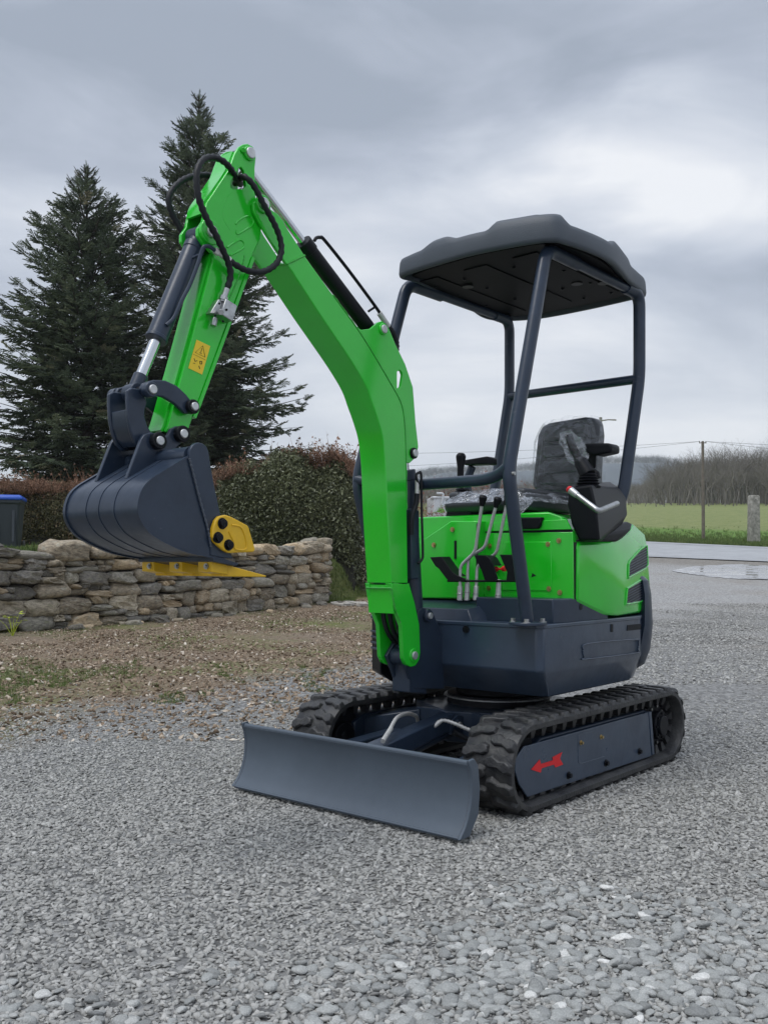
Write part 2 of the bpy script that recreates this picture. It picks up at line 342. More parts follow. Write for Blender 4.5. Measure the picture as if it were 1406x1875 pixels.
# ------------------------------------------------------------------ terrain
WL, WR = Vector((-4.43, 10.78)), Vector((-0.95, 16.1))     # foot of the stone wall, left and right end
wdir = (WR - WL).normalized(); wnor = Vector((-wdir.y, wdir.x))  # wnor points behind the wall
WLX = WL - wdir * 3.0                                      # the wall runs on past the frame
def zbase(y):
    y = np.asarray(y, float)
    z = np.where(y < 11, 0.0, np.where(y < 18, 0.005 * (y - 11) ** 2, 0.245 + 0.07 * (y - 18)))
    z = z + 0.0107 * np.clip(y - 60, 0, 100)
    return np.where(y > 160, 0.245 + 0.07 * 142 + 1.07 + 0.02 * (y - 160), z)
def sstep(x): x = np.clip(x, 0, 1); return x * x * (3 - 2 * x)
def zt(x, y):
    x = np.asarray(x, float); y = np.asarray(y, float)
    z = zbase(y)
    dn = (x - WL.x) * wnor.x + (y - WL.y) * wnor.y
    dl = (x - WR.x) * wdir.x + (y - WR.y) * wdir.y           # > 0 past the right end
    m = sstep((dn - 0.08) / 0.30) * sstep(1 - (dl - 0.1 - 0.25 * np.clip(dn, 0, 6)) / 1.6) * (1 - sstep((y - 30) / 25))
    return z + m * (0.93 - 0.012 * np.clip(y - 10, 0, 10))
def ray(px, py): return (px - PCX) / FPX, (HOR - py) / FPX
def G(px, py, lo=1.2, hi=400.0):
    a, b = ray(px, py); ys = np.concatenate([np.linspace(lo, 60, 3000), np.linspace(60, hi, 1500)])
    d = CAMH + b * ys - zt(a * ys, ys)
    i = int(np.argmax(d < 0)) if (d < 0).any() else len(ys) - 1
    y = ys[i]; return Vector((a * y, y, float(zt(a * y, y))))
def at(px, py, D):
    a, b = ray(px, py); return Vector((a * D, D, CAMH + b * D))

yr = np.concatenate([np.linspace(-6, 8, 40), np.linspace(8.2, 26, 120), np.linspace(26.5, 60, 50), np.linspace(63, 170, 40), np.linspace(180, 3000, 40)])
xr = np.concatenate([-np.geomspace(2500, 12, 30), np.linspace(-11.5, 3, 120), np.linspace(3.3, 12, 30), np.geomspace(12.6, 2500, 30)])
XX, YY = np.meshgrid(xr, yr); ZZ = zt(XX, YY)
near = (YY < 25)
ZZ = ZZ + np.where(near & (YY > 9), 0.012 * np.sin(XX * 2.1 + YY * 0.7) * np.sin(YY * 1.7), 0)
V_ = np.stack([XX, YY, ZZ], -1).reshape(-1, 3); nx_ = len(xr)
F_ = [(r * nx_ + c, r * nx_ + c + 1, (r + 1) * nx_ + c + 1, (r + 1) * nx_ + c) for r in range(len(yr) - 1) for c in range(nx_ - 1)]

gm = bpy.data.materials.new('ground_mix'); gm.use_nodes = True
t = gm.node_tree; b = t.nodes['Principled BSDF']; b.inputs['Roughness'].default_value = 0.85; b.inputs['Specular IOR Level'].default_value = 0.3
def tn(ty, **k):
    n = t.nodes.new(ty)
    for a, v in k.items(): setattr(n, a, v)
    return n
def L(a, c): t.links.new(a, c)
def mth(op, a, b_=None, cl_=False):
    n = tn('ShaderNodeMath', operation=op, use_clamp=cl_)
    for i, v in enumerate((a, b_)):
        if v is None: continue
        if isinstance(v, (int, float)): n.inputs[i].default_value = v
        else: L(v, n.inputs[i])
    return n.outputs[0]
def ramp(src, stops):
    r = tn('ShaderNodeValToRGB'); L(src, r.inputs[0]); c = r.color_ramp
    c.elements[0].position = stops[0][0]; c.elements[0].color = (*stops[0][1], 1); c.elements[1].position = stops[-1][0]; c.elements[1].color = (*stops[-1][1], 1)
    for p, q in stops[1:-1]: c.elements.new(p).color = (*q, 1)
    return r.outputs[0]
def mixc(f, a, c):
    n = tn('ShaderNodeMix', data_type='RGBA')
    if isinstance(f, (int, float)): n.inputs[0].default_value = f
    else: L(f, n.inputs[0])
    for s_, v in ((6, a), (7, c)):
        if isinstance(v, tuple): n.inputs[s_].default_value = (*v, 1)
        else: L(v, n.inputs[s_])
    return n.outputs[2]
geo = tn('ShaderNodeNewGeometry'); pos = geo.outputs['Position']; sx = tn('ShaderNodeSeparateXYZ'); L(pos, sx.inputs[0])
def tex(kind, scale, detail=4, rough=0.6, vec=pos, **k):
    n = tn('ShaderNodeTex' + kind)
    n.inputs['Scale'].default_value = scale
    if kind == 'Noise': n.inputs['Detail'].default_value = detail; n.inputs['Roughness'].default_value = rough
    L(vec, n.inputs['Vector']); return n
wob = tex('Noise', 0.9, 5).outputs[0]; wob2 = tex('Noise', 4.0, 5).outputs[0]
vor = tex('Voronoi', 48.0); vor2 = tex('Voronoi', 95.0)
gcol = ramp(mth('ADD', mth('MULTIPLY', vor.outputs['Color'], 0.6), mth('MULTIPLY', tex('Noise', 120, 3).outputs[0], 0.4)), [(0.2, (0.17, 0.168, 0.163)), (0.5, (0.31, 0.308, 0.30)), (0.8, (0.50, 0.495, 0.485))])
# dirt and leaf litter by the wall: beyond a line that runs out from the left foreground
px_, py_ = G(0, 1362), G(660, 1222)
dx, dy = (py_.x - px_.x), (py_.y - px_.y); ln = math.hypot(dx, dy)
sdist = mth('ADD', mth('MULTIPLY', mth('SUBTRACT', sx.outputs[0], px_.x), -dy / ln), mth('MULTIPLY', mth('SUBTRACT', sx.outputs[1], px_.y), dx / ln))
dirtm = mth('MULTIPLY', mth('ADD', mth('MULTIPLY', mth('ADD', sdist, mth('MULTIPLY', mth('SUBTRACT', wob, 0.5), 2.6)), 1.6), 0.1, False), 1.0, True)
fade = mth('SUBTRACT', 1.0, mth('MULTIPLY', mth('SUBTRACT', sx.outputs[0], 0.2), 0.6), True)
dirtm = mth('MULTIPLY', dirtm, mth('MINIMUM', fade, 1.0), True)
dcol = ramp(tex('Noise', 38, 6, 0.75).outputs[0], [(0.34, (0.075, 0.052, 0.034)), (0.5, (0.185, 0.138, 0.092)), (0.62, (0.29, 0.23, 0.165)), (0.72, (0.42, 0.36, 0.28))])
mosscol = ramp(tex('Noise', 30, 5).outputs[0], [(0.35, (0.075, 0.095, 0.028)), (0.65, (0.18, 0.19, 0.062))])
dcol = mixc(mth('MULTIPLY', mth('SUBTRACT', tex('Noise', 0.55, 6, 0.7).outputs[0], 0.46), 6.0, True), dcol, mosscol)
gcol = mixc(mth('MULTIPLY', mth('SUBTRACT', 15.0, sx.outputs[1]), 0.4, True), gcol, ramp(vor.outputs['Color'], [(0.2, (0.13, 0.13, 0.127)), (0.8, (0.30, 0.30, 0.292))]))   # fines, darkened nearby to paint shade into gaps between loose stones
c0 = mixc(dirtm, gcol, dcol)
# brown patch behind the machine on the right
dpr = mth('MULTIPLY', mth('SUBTRACT', tex('Noise', 0.35, 5, 0.65).outputs[0], 0.50), 4.0, True)
EE1, EE2 = G(1190, 1021), G(1406, 1030); edx, edy = EE2.x - EE1.x, EE2.y - EE1.y; el = math.hypot(edx, edy)
edg = mth('ADD', mth('MULTIPLY', mth('SUBTRACT', sx.outputs[0], EE1.x), edy / el), mth('MULTIPLY', mth('SUBTRACT', sx.outputs[1], EE1.y), -edx / el))
edm = mth('MULTIPLY', mth('SUBTRACT', mth('ADD', 2.6, mth('MULTIPLY', wob, 2.4)), edg), 0.5, True)     # soil and grit along the road
c0 = mixc(mth('MULTIPLY', edm, 0.75), c0, ramp(tex('Noise', 9, 6, 0.75).outputs[0], [(0.35, (0.12, 0.105, 0.085)), (0.65, (0.27, 0.245, 0.21))]))
c0 = mixc(mth('MULTIPLY', dpr, 0.6), c0, ramp(tex('Noise', 30, 6, 0.75).outputs[0], [(0.35, (0.15, 0.125, 0.10)), (0.65, (0.33, 0.29, 0.24))]))
# terrace and field grass
dnn = mth('ADD', mth('MULTIPLY', mth('SUBTRACT', sx.outputs[0], WL.x), wnor.x), mth('MULTIPLY', mth('SUBTRACT', sx.outputs[1], WL.y), wnor.y))
dll = mth('ADD', mth('MULTIPLY', mth('SUBTRACT', sx.outputs[0], WR.x), wdir.x), mth('MULTIPLY', mth('SUBTRACT', sx.outputs[1], WR.y), wdir.y))
terr = mth('MULTIPLY', mth('MULTIPLY', mth('SUBTRACT', dnn, -0.1), 4.0, True), mth('SUBTRACT', 1.0, mth('SUBTRACT', mth('MULTIPLY', dll, 0.9), 0.7), True), True)
R1, R2 = G(1190, 993), G(1406, 1003)
rdx, rdy = R2.x - R1.x, R2.y - R1.y; rl = math.hypot(rdx, rdy)
fld = mth('ADD', mth('MULTIPLY', mth('SUBTRACT', sx.outputs[0], R1.x), -rdy / rl), mth('MULTIPLY', mth('SUBTRACT', sx.outputs[1], R1.y), rdx / rl))
fm = mth('MULTIPLY', mth('ADD', fld, 0.5), 3.0, True)
gn = tex('Noise', 6.0, 6, 0.7).outputs[0]
gnear = ramp(gn, [(0.3, (0.07, 0.14, 0.018)), (0.7, (0.135, 0.24, 0.036))])
gfar = ramp(tex('Noise', 1.3, 7, 0.7).outputs[0], [(0.3, (0.11, 0.15, 0.042)), (0.5, (0.175, 0.205, 0.065)), (0.7, (0.25, 0.255, 0.11))])
fc = mixc(mth('MULTIPLY', mth('SUBTRACT', mth('ADD', fld, mth('MULTIPLY', wob, 5.0)), 17.0), 0.3, True), gnear, gfar)
verge = ramp(gn, [(0.4, (0.13, 0.12, 0.06)), (0.65, (0.17, 0.19, 0.07))])
fc = mixc(mth('MULTIPLY', mth('SUBTRACT', 1.4, fld), 1.2, True), fc, verge)
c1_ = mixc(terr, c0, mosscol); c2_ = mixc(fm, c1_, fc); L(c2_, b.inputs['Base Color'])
bp = tn('ShaderNodeBump'); bp.inputs['Strength'].default_value = 0.8; bp.inputs['Distance'].default_value = 0.02
hh = mth('ADD', mth('MULTIPLY', vor.outputs['Distance'], -1.0), mth('MULTIPLY', tex('Noise', 60, 4).outputs[0], 1.0)); L(hh, bp.inputs['Height']); L(bp.outputs[0], b.inputs['Normal'])
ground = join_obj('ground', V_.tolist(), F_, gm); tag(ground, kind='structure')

# the road across the top of the yard
E1, E2 = G(1190, 1021), G(1406, 1030)
road_m = mat('asphalt', (0.34, 0.35, 0.36), 0.6, noise_amt=0.2, nscale=1.5, bump=0.3, bscale=60)
vs, fs = [], []
ns = 90
for i in range(ns + 1):
    s_ = -7.0 + 16.0 * i / ns
    a = Vector((E1.x + (E2.x - E1.x) * s_, E1.y + (E2.y - E1.y) * s_)); c = Vector((R1.x + (R2.x - R1.x) * s_, R1.y + (R2.y - R1.y) * s_))
    for k in range(7):
        p = a.lerp(c, k / 6); vs.append((p.x, p.y, float(zbase(p.y)) + 0.03 + 0.05 * math.sin(math.pi * k / 6)))
    if i: fs += [((i - 1) * 7 + k, i * 7 + k, i * 7 + k + 1, (i - 1) * 7 + k + 1) for k in range(6)]
road = join_obj('road', vs, fs, road_m); tag(road, kind='structure')
# pale worn line along the road
vs, fs = [], []
ml = mat('worn_line_paint', (0.38, 0.39, 0.40), 0.6, noise_amt=0.4, nscale=3)
for i in range(ns + 1):
    s_ = -7.0 + 16.0 * i / ns
    for w_ in (0.80, 0.83):
        p = Vector((E1.x + (E2.x - E1.x) * s_, E1.y + (E2.y - E1.y) * s_)).lerp(Vector((R1.x + (R2.x - R1.x) * s_, R1.y + (R2.y - R1.y) * s_)), w_)
        vs.append((p.x, p.y, float(zbase(p.y)) + 0.036 + 0.05 * math.sin(math.pi * w_) + 0.004))
    if i: fs.append((2 * i - 2, 2 * i, 2 * i + 1, 2 * i - 1))
tag(join_obj('road_line', vs, fs, ml), kind='structure')

# puddle: shallow water following the yard
pm = bpy.data.materials.new('puddle_water'); pm.use_nodes = True; t = pm.node_tree; b = t.nodes['Principled BSDF']
b.inputs['Base Color'].default_value = (0.30, 0.30, 0.305, 1); b.inputs['Roughness'].default_value = 0.12; b.inputs['Specular IOR Level'].default_value = 0.9
n_ = t.nodes.new('ShaderNodeTexNoise'); n_.inputs['Scale'].default_value = 3.0; n_.inputs['Detail'].default_value = 5; c_ = t.nodes.new('ShaderNodeTexCoord'); t.links.new(c_.outputs['Object'], n_.inputs['Vector'])
r_ = t.nodes.new('ShaderNodeMapRange'); t.links.new(n_.outputs[0], r_.inputs[0]); r_.inputs[1].default_value = 0.45; r_.inputs[2].default_value = 0.6; r_.inputs[3].default_value = 0.06; r_.inputs[4].default_value = 0.5
t.links.new(r_.outputs[0], b.inputs['Roughness'])
edge = [(1232, 1046), (1262, 1039), (1300, 1036), (1350, 1034), (1406, 1037), (1440, 1042), (1450, 1052), (1420, 1060), (1370, 1061), (1320, 1059), (1280, 1054), (1252, 1050)]
pts = [G(x, y) for x, y in edge]; ce = sum(pts, Vector()) / len(pts)
vs = [tuple(ce)]; rings = 6; nseg = 96
sp_ = smooth(pts, 8, True)
for k in range(1, rings + 1):
    for i, p in enumerate(sp_):
        w_ = 1 + 0.10 * noise.noise(Vector((i * 0.35, k * 0.02, 3))) * (k == rings) 
        q = ce.lerp(p, k / rings * w_); vs.append((q.x, q.y, float(zt(q.x, q.y)) + 0.012))
vs[0] = (ce.x, ce.y, float(zt(ce.x, ce.y)) + 0.012)
m_ = len(sp_); fs = [(0, 1 + i, 1 + (i + 1) % m_) for i in range(m_)]
for k in range(1, rings): fs += [(1 + (k - 1) * m_ + i, 1 + k * m_ + i, 1 + k * m_ + (i + 1) % m_, 1 + (k - 1) * m_ + (i + 1) % m_) for i in range(m_)]
tag(join_obj('puddle_water', vs, fs, pm), kind='structure')

# ================================================================== stone wall
R = random.Random(11)
wall = empty('stone_wall', (WLX.x, WLX.y, 0)); tag(wall, 'low dry stone wall of rough brown and grey stones below the hedge', 'wall')
WO = Vector((WLX.x, WLX.y, 0))
stone_m = []
for i, (c, c2) in enumerate((((.45, .39, .29), (.19, .16, .12)), ((.36, .30, .215), (.14, .115, .085)), ((.36, .33, .27), (.14, .13, .105)), ((.50, .39, .25), (.24, .18, .12)), ((.22, .20, .17), (.085, .08, .07)))):
    m = mat('wall_stone', c, 0.88, noise_amt=.4, nscale=9, col2=c2, bump=.9, bscale=20)
    t = m.node_tree; b = t.nodes['Principled BSDF']; lk0 = b.inputs['Base Color'].links[0].from_socket
    oi = t.nodes.new('ShaderNodeObjectInfo'); hs = t.nodes.new('ShaderNodeHueSaturation'); mr = t.nodes.new('ShaderNodeMapRange'); t.links.new(oi.outputs['Random'], mr.inputs[0]); mr.inputs[3].default_value = .72; mr.inputs[4].default_value = 1.35
    t.links.new(mr.outputs[0], hs.inputs['Value']); t.links.new(lk0, hs.inputs['Color'])
    n = t.nodes.new('ShaderNodeTexNoise'); n.inputs['Scale'].default_value = 5; n.inputs['Detail'].default_value = 6; cc = t.nodes.new('ShaderNodeTexCoord'); t.links.new(cc.outputs['Object'], n.inputs['Vector'])
    rr = t.nodes.new('ShaderNodeMapRange'); t.links.new(n.outputs[0], rr.inputs[0]); rr.inputs[1].default_value = .56; rr.inputs[2].default_value = .68; rr.inputs[4].default_value = .55
    mxx = t.nodes.new('ShaderNodeMix'); mxx.data_type = 'RGBA'; t.links.new(rr.outputs[0], mxx.inputs[0]); t.links.new(hs.outputs[0], mxx.inputs[6]); mxx.inputs[7].default_value = (.42, .41, .33, 1) if i % 2 else (.17, .17, .09, 1)
    t.links.new(mxx.outputs[2], b.inputs['Base Color']); stone_m.append(m)
def stone_mesh(seed, m):
    """rough, blunt-cornered block one unit wide, high and deep"""
    q = bmesh.new(); bmesh.ops.create_cube(q, size=1.0); bmesh.ops.subdivide_edges(q, edges=q.edges[:], cuts=3, use_grid_fill=True)
    rr = random.Random(seed); ex_ = rr.uniform(3.6, 7.0)
    tilt = [rr.uniform(-.09, .09) for _ in range(6)]
    for v in q.verts:
        c = v.co * 2; d = (abs(c.x) ** ex_ + abs(c.y) ** ex_ + abs(c.z) ** ex_) ** (1 / ex_)
        c = c / d if d > 0 else c
        c.z *= 1 + tilt[0] * c.x * 1.4 + tilt[1]; c.x *= 1 + tilt[2] * c.z * 1.6; c.y *= 1 + tilt[3] * c.x
        n = noise.noise_vector(c * 1.1 + Vector((seed * 3.7, 0, 0))) * .30 + noise.noise_vector(c * 3.3 + Vector((seed * 1.7, 5, 0))) * .17
        v.co = (c + n) * .5
    me = bpy.data.meshes.new('stone'); q.to_mesh(me); q.free(); me.materials.append(m)
    me.polygons.foreach_set('use_smooth', [seed % 3 != 0] * len(me.polygons))
    return me
smesh = [stone_mesh(i, stone_m[i % 5]) for i in range(26)]
WLEN = (WR - WLX).length
def wall_h(s_):   # height of the top course over the foot, along the wall
    return 1.0 + .03 * math.sin(s_ * 1.7) + .03 * math.sin(s_ * 4.1 + 1) + .03 * s_ / WLEN
nst = 0
def put_stone(s0, s1, z0, z1, mesh=None, proud=0.0, dep=.30, parent=wall):
    global nst
    sc = (s0 + s1) / 2; p2 = WLX + wdir * sc; zb = float(zbase(p2.y))
    o = bpy.data.objects.new('stone', mesh or R.choice(smesh)); COL.objects.link(o); o.parent = parent; nst += 1
    off = R.uniform(-.035, .035) - proud
    c = Vector((p2.x, p2.y, 0)) + Vector((wnor.x, wnor.y, 0)) * (.13 + off) - WO
    o.location = (c.x, c.y, zb + (z0 + z1) / 2)
    o.rotation_euler = (R.uniform(-.08, .08), R.uniform(-.09, .09), math.atan2(wdir.y, wdir.x) + R.uniform(-.07, .07) + (math.pi if R.random() < .5 else 0))
    o.scale = ((s1 - s0) * 1.06, dep, (z1 - z0) * 1.06)
    return o
s_beg = .9
z = 0.0; rowsH = []
while z < .80:
    h = R.choice((.09, .12, .14, .165, .19, .21)) * (1.15 if z < .15 else 1); rowsH.append((z, min(z + h, .86))); z += h
occ = {}
for ri, (z0, z1) in enumerate(rowsH):
    s_ = s_beg + R.uniform(0, .1)
    while s_ < WLEN - .05:
        w_ = R.uniform(.20, .52) * (1.0 if (z1 - z0) > .1 else 1.15); w_ = min(w_, WLEN - s_ + .02)
        if w_ < .09: w_ = .12
        wob_ = .018 * math.sin(s_ * 3 + ri * 1.3)
        if (z1 - z0) > .125 and R.random() < .34:
            f_ = R.uniform(.4, .6); zm = z0 + (z1 - z0) * f_
            put_stone(s_, s_ + w_, z0 + wob_, zm + wob_); put_stone(s_, s_ + w_ * .55, zm + wob_, z1 + wob_); put_stone(s_ + w_ * .55, s_ + w_, zm + wob_, z1 + wob_)
        else: put_stone(s_, s_ + w_, z0 + wob_, z1 + wob_)
        s_ += w_ + .006
s_ = s_beg
bigs = [(3.62, .62, .21)]
while s_ < WLEN - .02:     # top course: bigger, lumpier
    w_ = R.uniform(.22, .50); h_ = R.uniform(.09, .21)
    if 3.35 < s_ < 3.75: w_, h_ = .60, .24
    w_ = min(w_, WLEN - s_)
    if w_ < .1: break
    t0_ = rowsH[-1][1] + .018 * math.sin(s_ * 3)
    put_stone(s_, s_ + w_, t0_, t0_ + h_, dep=.36)
    if R.random() < .45 and h_ < .15: put_stone(s_ + .04, s_ + w_ * .7, t0_ + h_ - .01, t0_ + h_ + .07, dep=.26)
    s_ += w_ + .01
# squared stones of the wall end, and its core
z = 0
while z < .98:
    h = R.uniform(.09, .15); o = put_stone(WLEN - .10, WLEN + .10, z, z + h, dep=.26)
    c = WLX + wdir * (WLEN + .02) + wnor * .38; o2 = put_stone(WLEN - .1, WLEN + .1, z, z + h, dep=.3); o2.location.x += wnor.x * .28; o2.location.y += wnor.y * .28; z += h
core = MB(); a0 = WLX + wdir * .0; a1 = WLX + wdir * (WLEN - .03)
zb0, zb1 = float(zbase(a0.y)), float(zbase(a1.y))
cv = []
for a, zb_ in ((a0, zb0), (a1, zb1)):
    for n_ in (.10, .42):
        for zz_ in (-.1, .90):
            p = a + wnor * n_; cv.append((p.x - WO.x, p.y - WO.y, zb_ + zz_))
core.hull(cv).build('wall_core', mat('dark_earth', (.022, .018, .014), .95, bump=.5, bscale=20), wall)
# loose stones lying at the foot of the wall
foot_grp = 'small fallen stones along the foot of the wall'
for i in range(22):
    s_ = R.uniform(2.6, WLEN + .1); w_ = R.uniform(.06, .15); p2 = WLX + wdir * s_ - wnor * R.uniform(.10, .26)
    o = bpy.data.objects.new('fallen_stone', R.choice(smesh)); COL.objects.link(o)
    o.location = (p2.x, p2.y, float(zt(p2.x, p2.y)) + w_ * .12); o.scale = (w_ * 1.3, w_, w_ * .6); o.rotation_euler = (R.uniform(-.3, .3), R.uniform(-.3, .3), R.uniform(0, 6))
    tag(o, 'small weathered stone lying on the dirt at the foot of the dry stone wall', 'stone', foot_grp)
pale = mat('pale_stone', (.42, .40, .36), .8, noise_amt=.3, nscale=12, bump=.3, bscale=30)
pmesh = [stone_mesh(60 + i, pale) for i in range(3)]
for i in range(9):
    a = G(612 + i * 6.5 + R.uniform(-2, 2), 1108 + R.uniform(-2.5, 2)); w_ = R.uniform(.08, .17)
    o = bpy.data.objects.new('edging_stone', R.choice(pmesh)); COL.objects.link(o); o.location = (a.x, a.y, a.z + w_ * .12); o.scale = (w_ * 1.5, w_, w_ * .5); o.rotation_euler = (0, 0, R.uniform(0, 6))
    tag(o, 'pale flat stone in the edging past the right end of the wall', 'stone', 'pale edging stones beside the hedge')

# ================================================================== wheelie bin
bl_d = mat('bin_plastic', (.030, .040, .050), .5, bump=.1, bscale=80); bl_l = mat('blue_lid', (.012, .075, .42), .42, bump=.08, bscale=60)
bp = at(14, 985, 17.6); bz = float(zt(bp.x, bp.y)); bin_ = empty('wheelie_bin', (bp.x, bp.y, bz), .25)
tag(bin_, 'dark wheelie bin with a bright blue lid behind the stone wall', 'wheelie bin')
q = MB(); sect(q, [[Vector((x * w_, y * d_, z_)) for x, y in ((-1, -1), (-.9, -1.08), (.9, -1.08), (1, -1), (1, 1), (-1, 1))] for w_, d_, z_ in ((.215, .24, .06), (.27, .32, .86), (.29, .34, .88), (.29, .34, .94))]); q.build('bin_body', bl_d, bin_, .012)
for x in (-.15, .15): MB().box((x, -.345, .5), (.05, .02, .7), Euler((-.09, 0, 0))).build('body_rib', bl_d, bin_, .006)
q = MB(); sect(q, [[Vector((x * w_, y * d_ - .02, z_)) for x, y in ((-1, -1), (1, -1), (1, 1), (-1, 1))] for w_, d_, z_ in ((.31, .37, .93), (.31, .37, .985), (.27, .32, 1.03))]); q.build('bin_lid', bl_l, bin_, .02, 3)
MB().tube([(-.25, .38, .97), (.25, .38, .97)], .016, 10).build('bin_handle', bl_d, bin_)
for x in (-.27, .27): MB().cyl((x - .02, .22, .10), (x + .02, .22, .10), .10, 24).build('wheel', M['rubber'], bin_, .01)

# ================================================================== white tank on the grass behind
tp_ = at(812, 953, 27.0); tz_ = tp_.z; tank = empty('water_tank', (tp_.x, tp_.y, float(zbase(27.0))), .2)
tag(tank, 'white plastic tank with a green leaf logo beyond the excavator cab', 'tank')
wt = mat('white_plastic', (.62, .64, .66), .45, noise_amt=.1, nscale=4); gl = mat('logo_green', (.16, .42, .06), .5)
hT = .8 + 27 * (1033 - 912) / 1711 - float(zbase(27.0)); 
q = MB().hull([(x, y, z) for x in (-.40, .46) for y in (-.4, .4) for z in (.05, hT)]); q.build('tank_body', wt, tank, .03, 3)
q = MB().hull([(x, y, z) for x in (-.43, .1) for y in (-.42, -.1) for z in (hT - .05, hT + .02)]); q.build('tank_lid', wt, tank, .02)
q = MB(); q.tube(bent([Vector((-.18, -.43, hT - .2)), Vector((-.12, -.43, hT + .10)), Vector((-.32, -.43, hT + .10))], .05), .03, 10).build('filler_pipe', wt, tank)
MB().prism([(-.32, hT - .42), (-.24, hT - .32), (-.10, hT - .34), (-.06, hT - .42), (-.16, hT - .46)], -.408, -.402).build('logo', gl, tank)
MB().prism([(-.02, hT - .14), (.05, hT - .22), (.0, hT - .24)], -.408, -.402).build('logo', gl, tank)
MB().box((0, -.405, hT - .5), (.74, .012, .02)).build('moulded_band', wt, tank)

# ================================================================== posts, poles and wires
conc = mat('weathered_concrete', (.34, .325, .29), .9, noise_amt=.35, nscale=7, col2=(.15, .145, .125), bump=.4, bscale=40)
pw = mat('weathered_pole_wood', (.17, .145, .115), .85, noise_amt=.35, nscale=6, bump=.4, bscale=30)
wire_m = mat('black_wire', (.02, .02, .022), .6)
fb = G(1379, 994); hp_ = (994 - 907) / FPX * fb.y
fp_ = empty('fence_post', tuple(fb), .12); tag(fp_, 'square weathered concrete fence post standing by the road on the right', 'post')
q = MB(); w_ = 8.2 / FPX * fb.y
sect(q, [[Vector((x * w_ * k_, y * w_ * k_, z)) for x, y in ((-1, -1), (1, -1), (1, 1), (-1, 1))] for z, k_ in ((-.2, 1.06), (hp_ * .5, 1.0), (hp_ * .97, .96), (hp_, .84))])
q.build('post_shaft', conc, fp_, .02)
for z in (.3, .62, .9): MB().cyl((0, -w_ * 1.02, hp_ * z), (0, -w_ * .9, hp_ * z), .02, 8).build('wire_hole', M['ink'], fp_)
ub = G(1287, 989, 30); pole = empty('utility_pole', tuple(ub), 0); hp2 = (989 - 808) / FPX * ub.y
tag(pole, 'thin wooden telephone pole standing at the edge of the field', 'utility pole')
MB().tube([(0, 0, -.3), (-.01, 0, hp2 * .5), (-.03, 0, hp2)], [.075, .068, .058], 14).build('pole_shaft', pw, pole)
MB().box((-.03, 0, hp2 - .07), (.32, .04, .035)).build('cross_arm', pw, pole, .004)
for x in (-.17, .11): MB().tube([(x, 0, hp2 - .06), (x, 0, hp2 - .02), (x, 0, hp2 + .01)], [.015, .022, .012], 10).build('insulator', M['plastic'], pole)
def wire(a, b_, sag, parent, name='wire', r=.006):
    pts = [Vector(a).lerp(Vector(b_), i / 24) - Vector((0, 0, sag * 4 * (i / 24) * (1 - i / 24))) for i in range(25)]
    return MB().tube(pts, r, 5).build(name, wire_m, parent)
top1 = Vector((-.17, 0, hp2 - .01)); top2 = Vector((.11, 0, hp2 - .01))
wire(top1, top1 + Vector((-30, 5, .4)), .45, pole); wire(top2, top2 + Vector((30, 4, .1)), .3, pole); wire(top1, top1 + Vector((-30, 9, -.2)), .6, pole); wire(top2, top2 + Vector((30, 8, -.2)), .5, pole)
# distant post with a side arm seen over the seat back
db = at(1099, 925, 60.0); dpz = float(zbase(60.0)); dh = .8 + 60 * (1033 - 767) / FPX - dpz
dp = empty('side_arm_pole', (db.x, 60.0, dpz)); tag(dp, 'distant pole with a short side arm rising behind the seat back', 'lamp post')
MB().tube([(0, 0, 0), (0, 0, dh)], [.11, .07], 10).build('pole_shaft', pw, dp)
MB().tube([(0, 0, dh - .12), (.5, 0, dh - .05), (1.0, 0, dh - .07)], [.05, .04, .05], 8).build('side_arm', conc, dp)
MB().cyl((0, 0, dh - .8), (0, 0, dh + .1), .10, 10).build('pole_cap', conc, dp)

# ================================================================== bare trees
bark = mat('grey_bark', (.16, .145, .125), .9, noise_amt=.3, nscale=3); barkred = mat('red_brown_twig', (.16, .085, .055), .9, noise_amt=.3, nscale=3)
def bare_tree_data(seed, h, spread=.55, levels=6, r0=.022, nb=3):
    rr = random.Random(seed); vs = []; fs = []
    def seg(p, q, ra, rb_):
        d = (q - p); L_ = d.length
        if L_ < 1e-5: return
        d /= L_; u = d.orthogonal().normalized(); w = d.cross(u); o = len(vs)
        for c, r in ((p, ra), (q, rb_)):
            for k in range(3):
                a = 2.094 * k; vs.append(tuple(c + (u * math.cos(a) + w * math.sin(a)) * r))
        for k in range(3): fs.append((o + k, o + (k + 1) % 3, o + 3 + (k + 1) % 3, o + 3 + k))
    def grow(p, d, L_, r, lv):
        n = 3 if lv < 3 else 2
        for i in range(n):
            d2 = (d + Vector((rr.gauss(0, .13), rr.gauss(0, .13), rr.gauss(.05, .08)))).normalized(); q = p + d2 * L_ / n
            rb_ = r * (.86 if lv else .9); seg(p, q, r, rb_); p, d, r = q, d2, rb_
            if lv < levels and lv > 0 and i < n - 1 and rr.random() < .8:
                a = d.orthogonal().normalized(); a.rotate(Matrix.Rotation(rr.uniform(0, 6.28), 3, d)); grow(p, (d + a * rr.uniform(.5, .95)).normalized(), L_ * rr.uniform(.5, .72), r * .6, lv + 1)
        if lv < levels:
            for _ in range(nb if lv < 2 else rr.choice((2, 3))):
                a = d.orthogonal().normalized(); a.rotate(Matrix.Rotation(rr.uniform(0, 6.28), 3, d))
                grow(p, (d + a * rr.uniform(.35, .35 + spread)).normalized(), L_ * rr.uniform(.58, .82), r * .68, lv + 1)
    grow(Vector((0, 0, -.02)), Vector((rr.gauss(0, .05), rr.gauss(0, .05), 1)).normalized(), .30, r0, 0)
    mz = max(v[2] for v in vs); s_ = h / mz
    return [(x * s_, y * s_, z * s_) for x, y, z in vs], fs
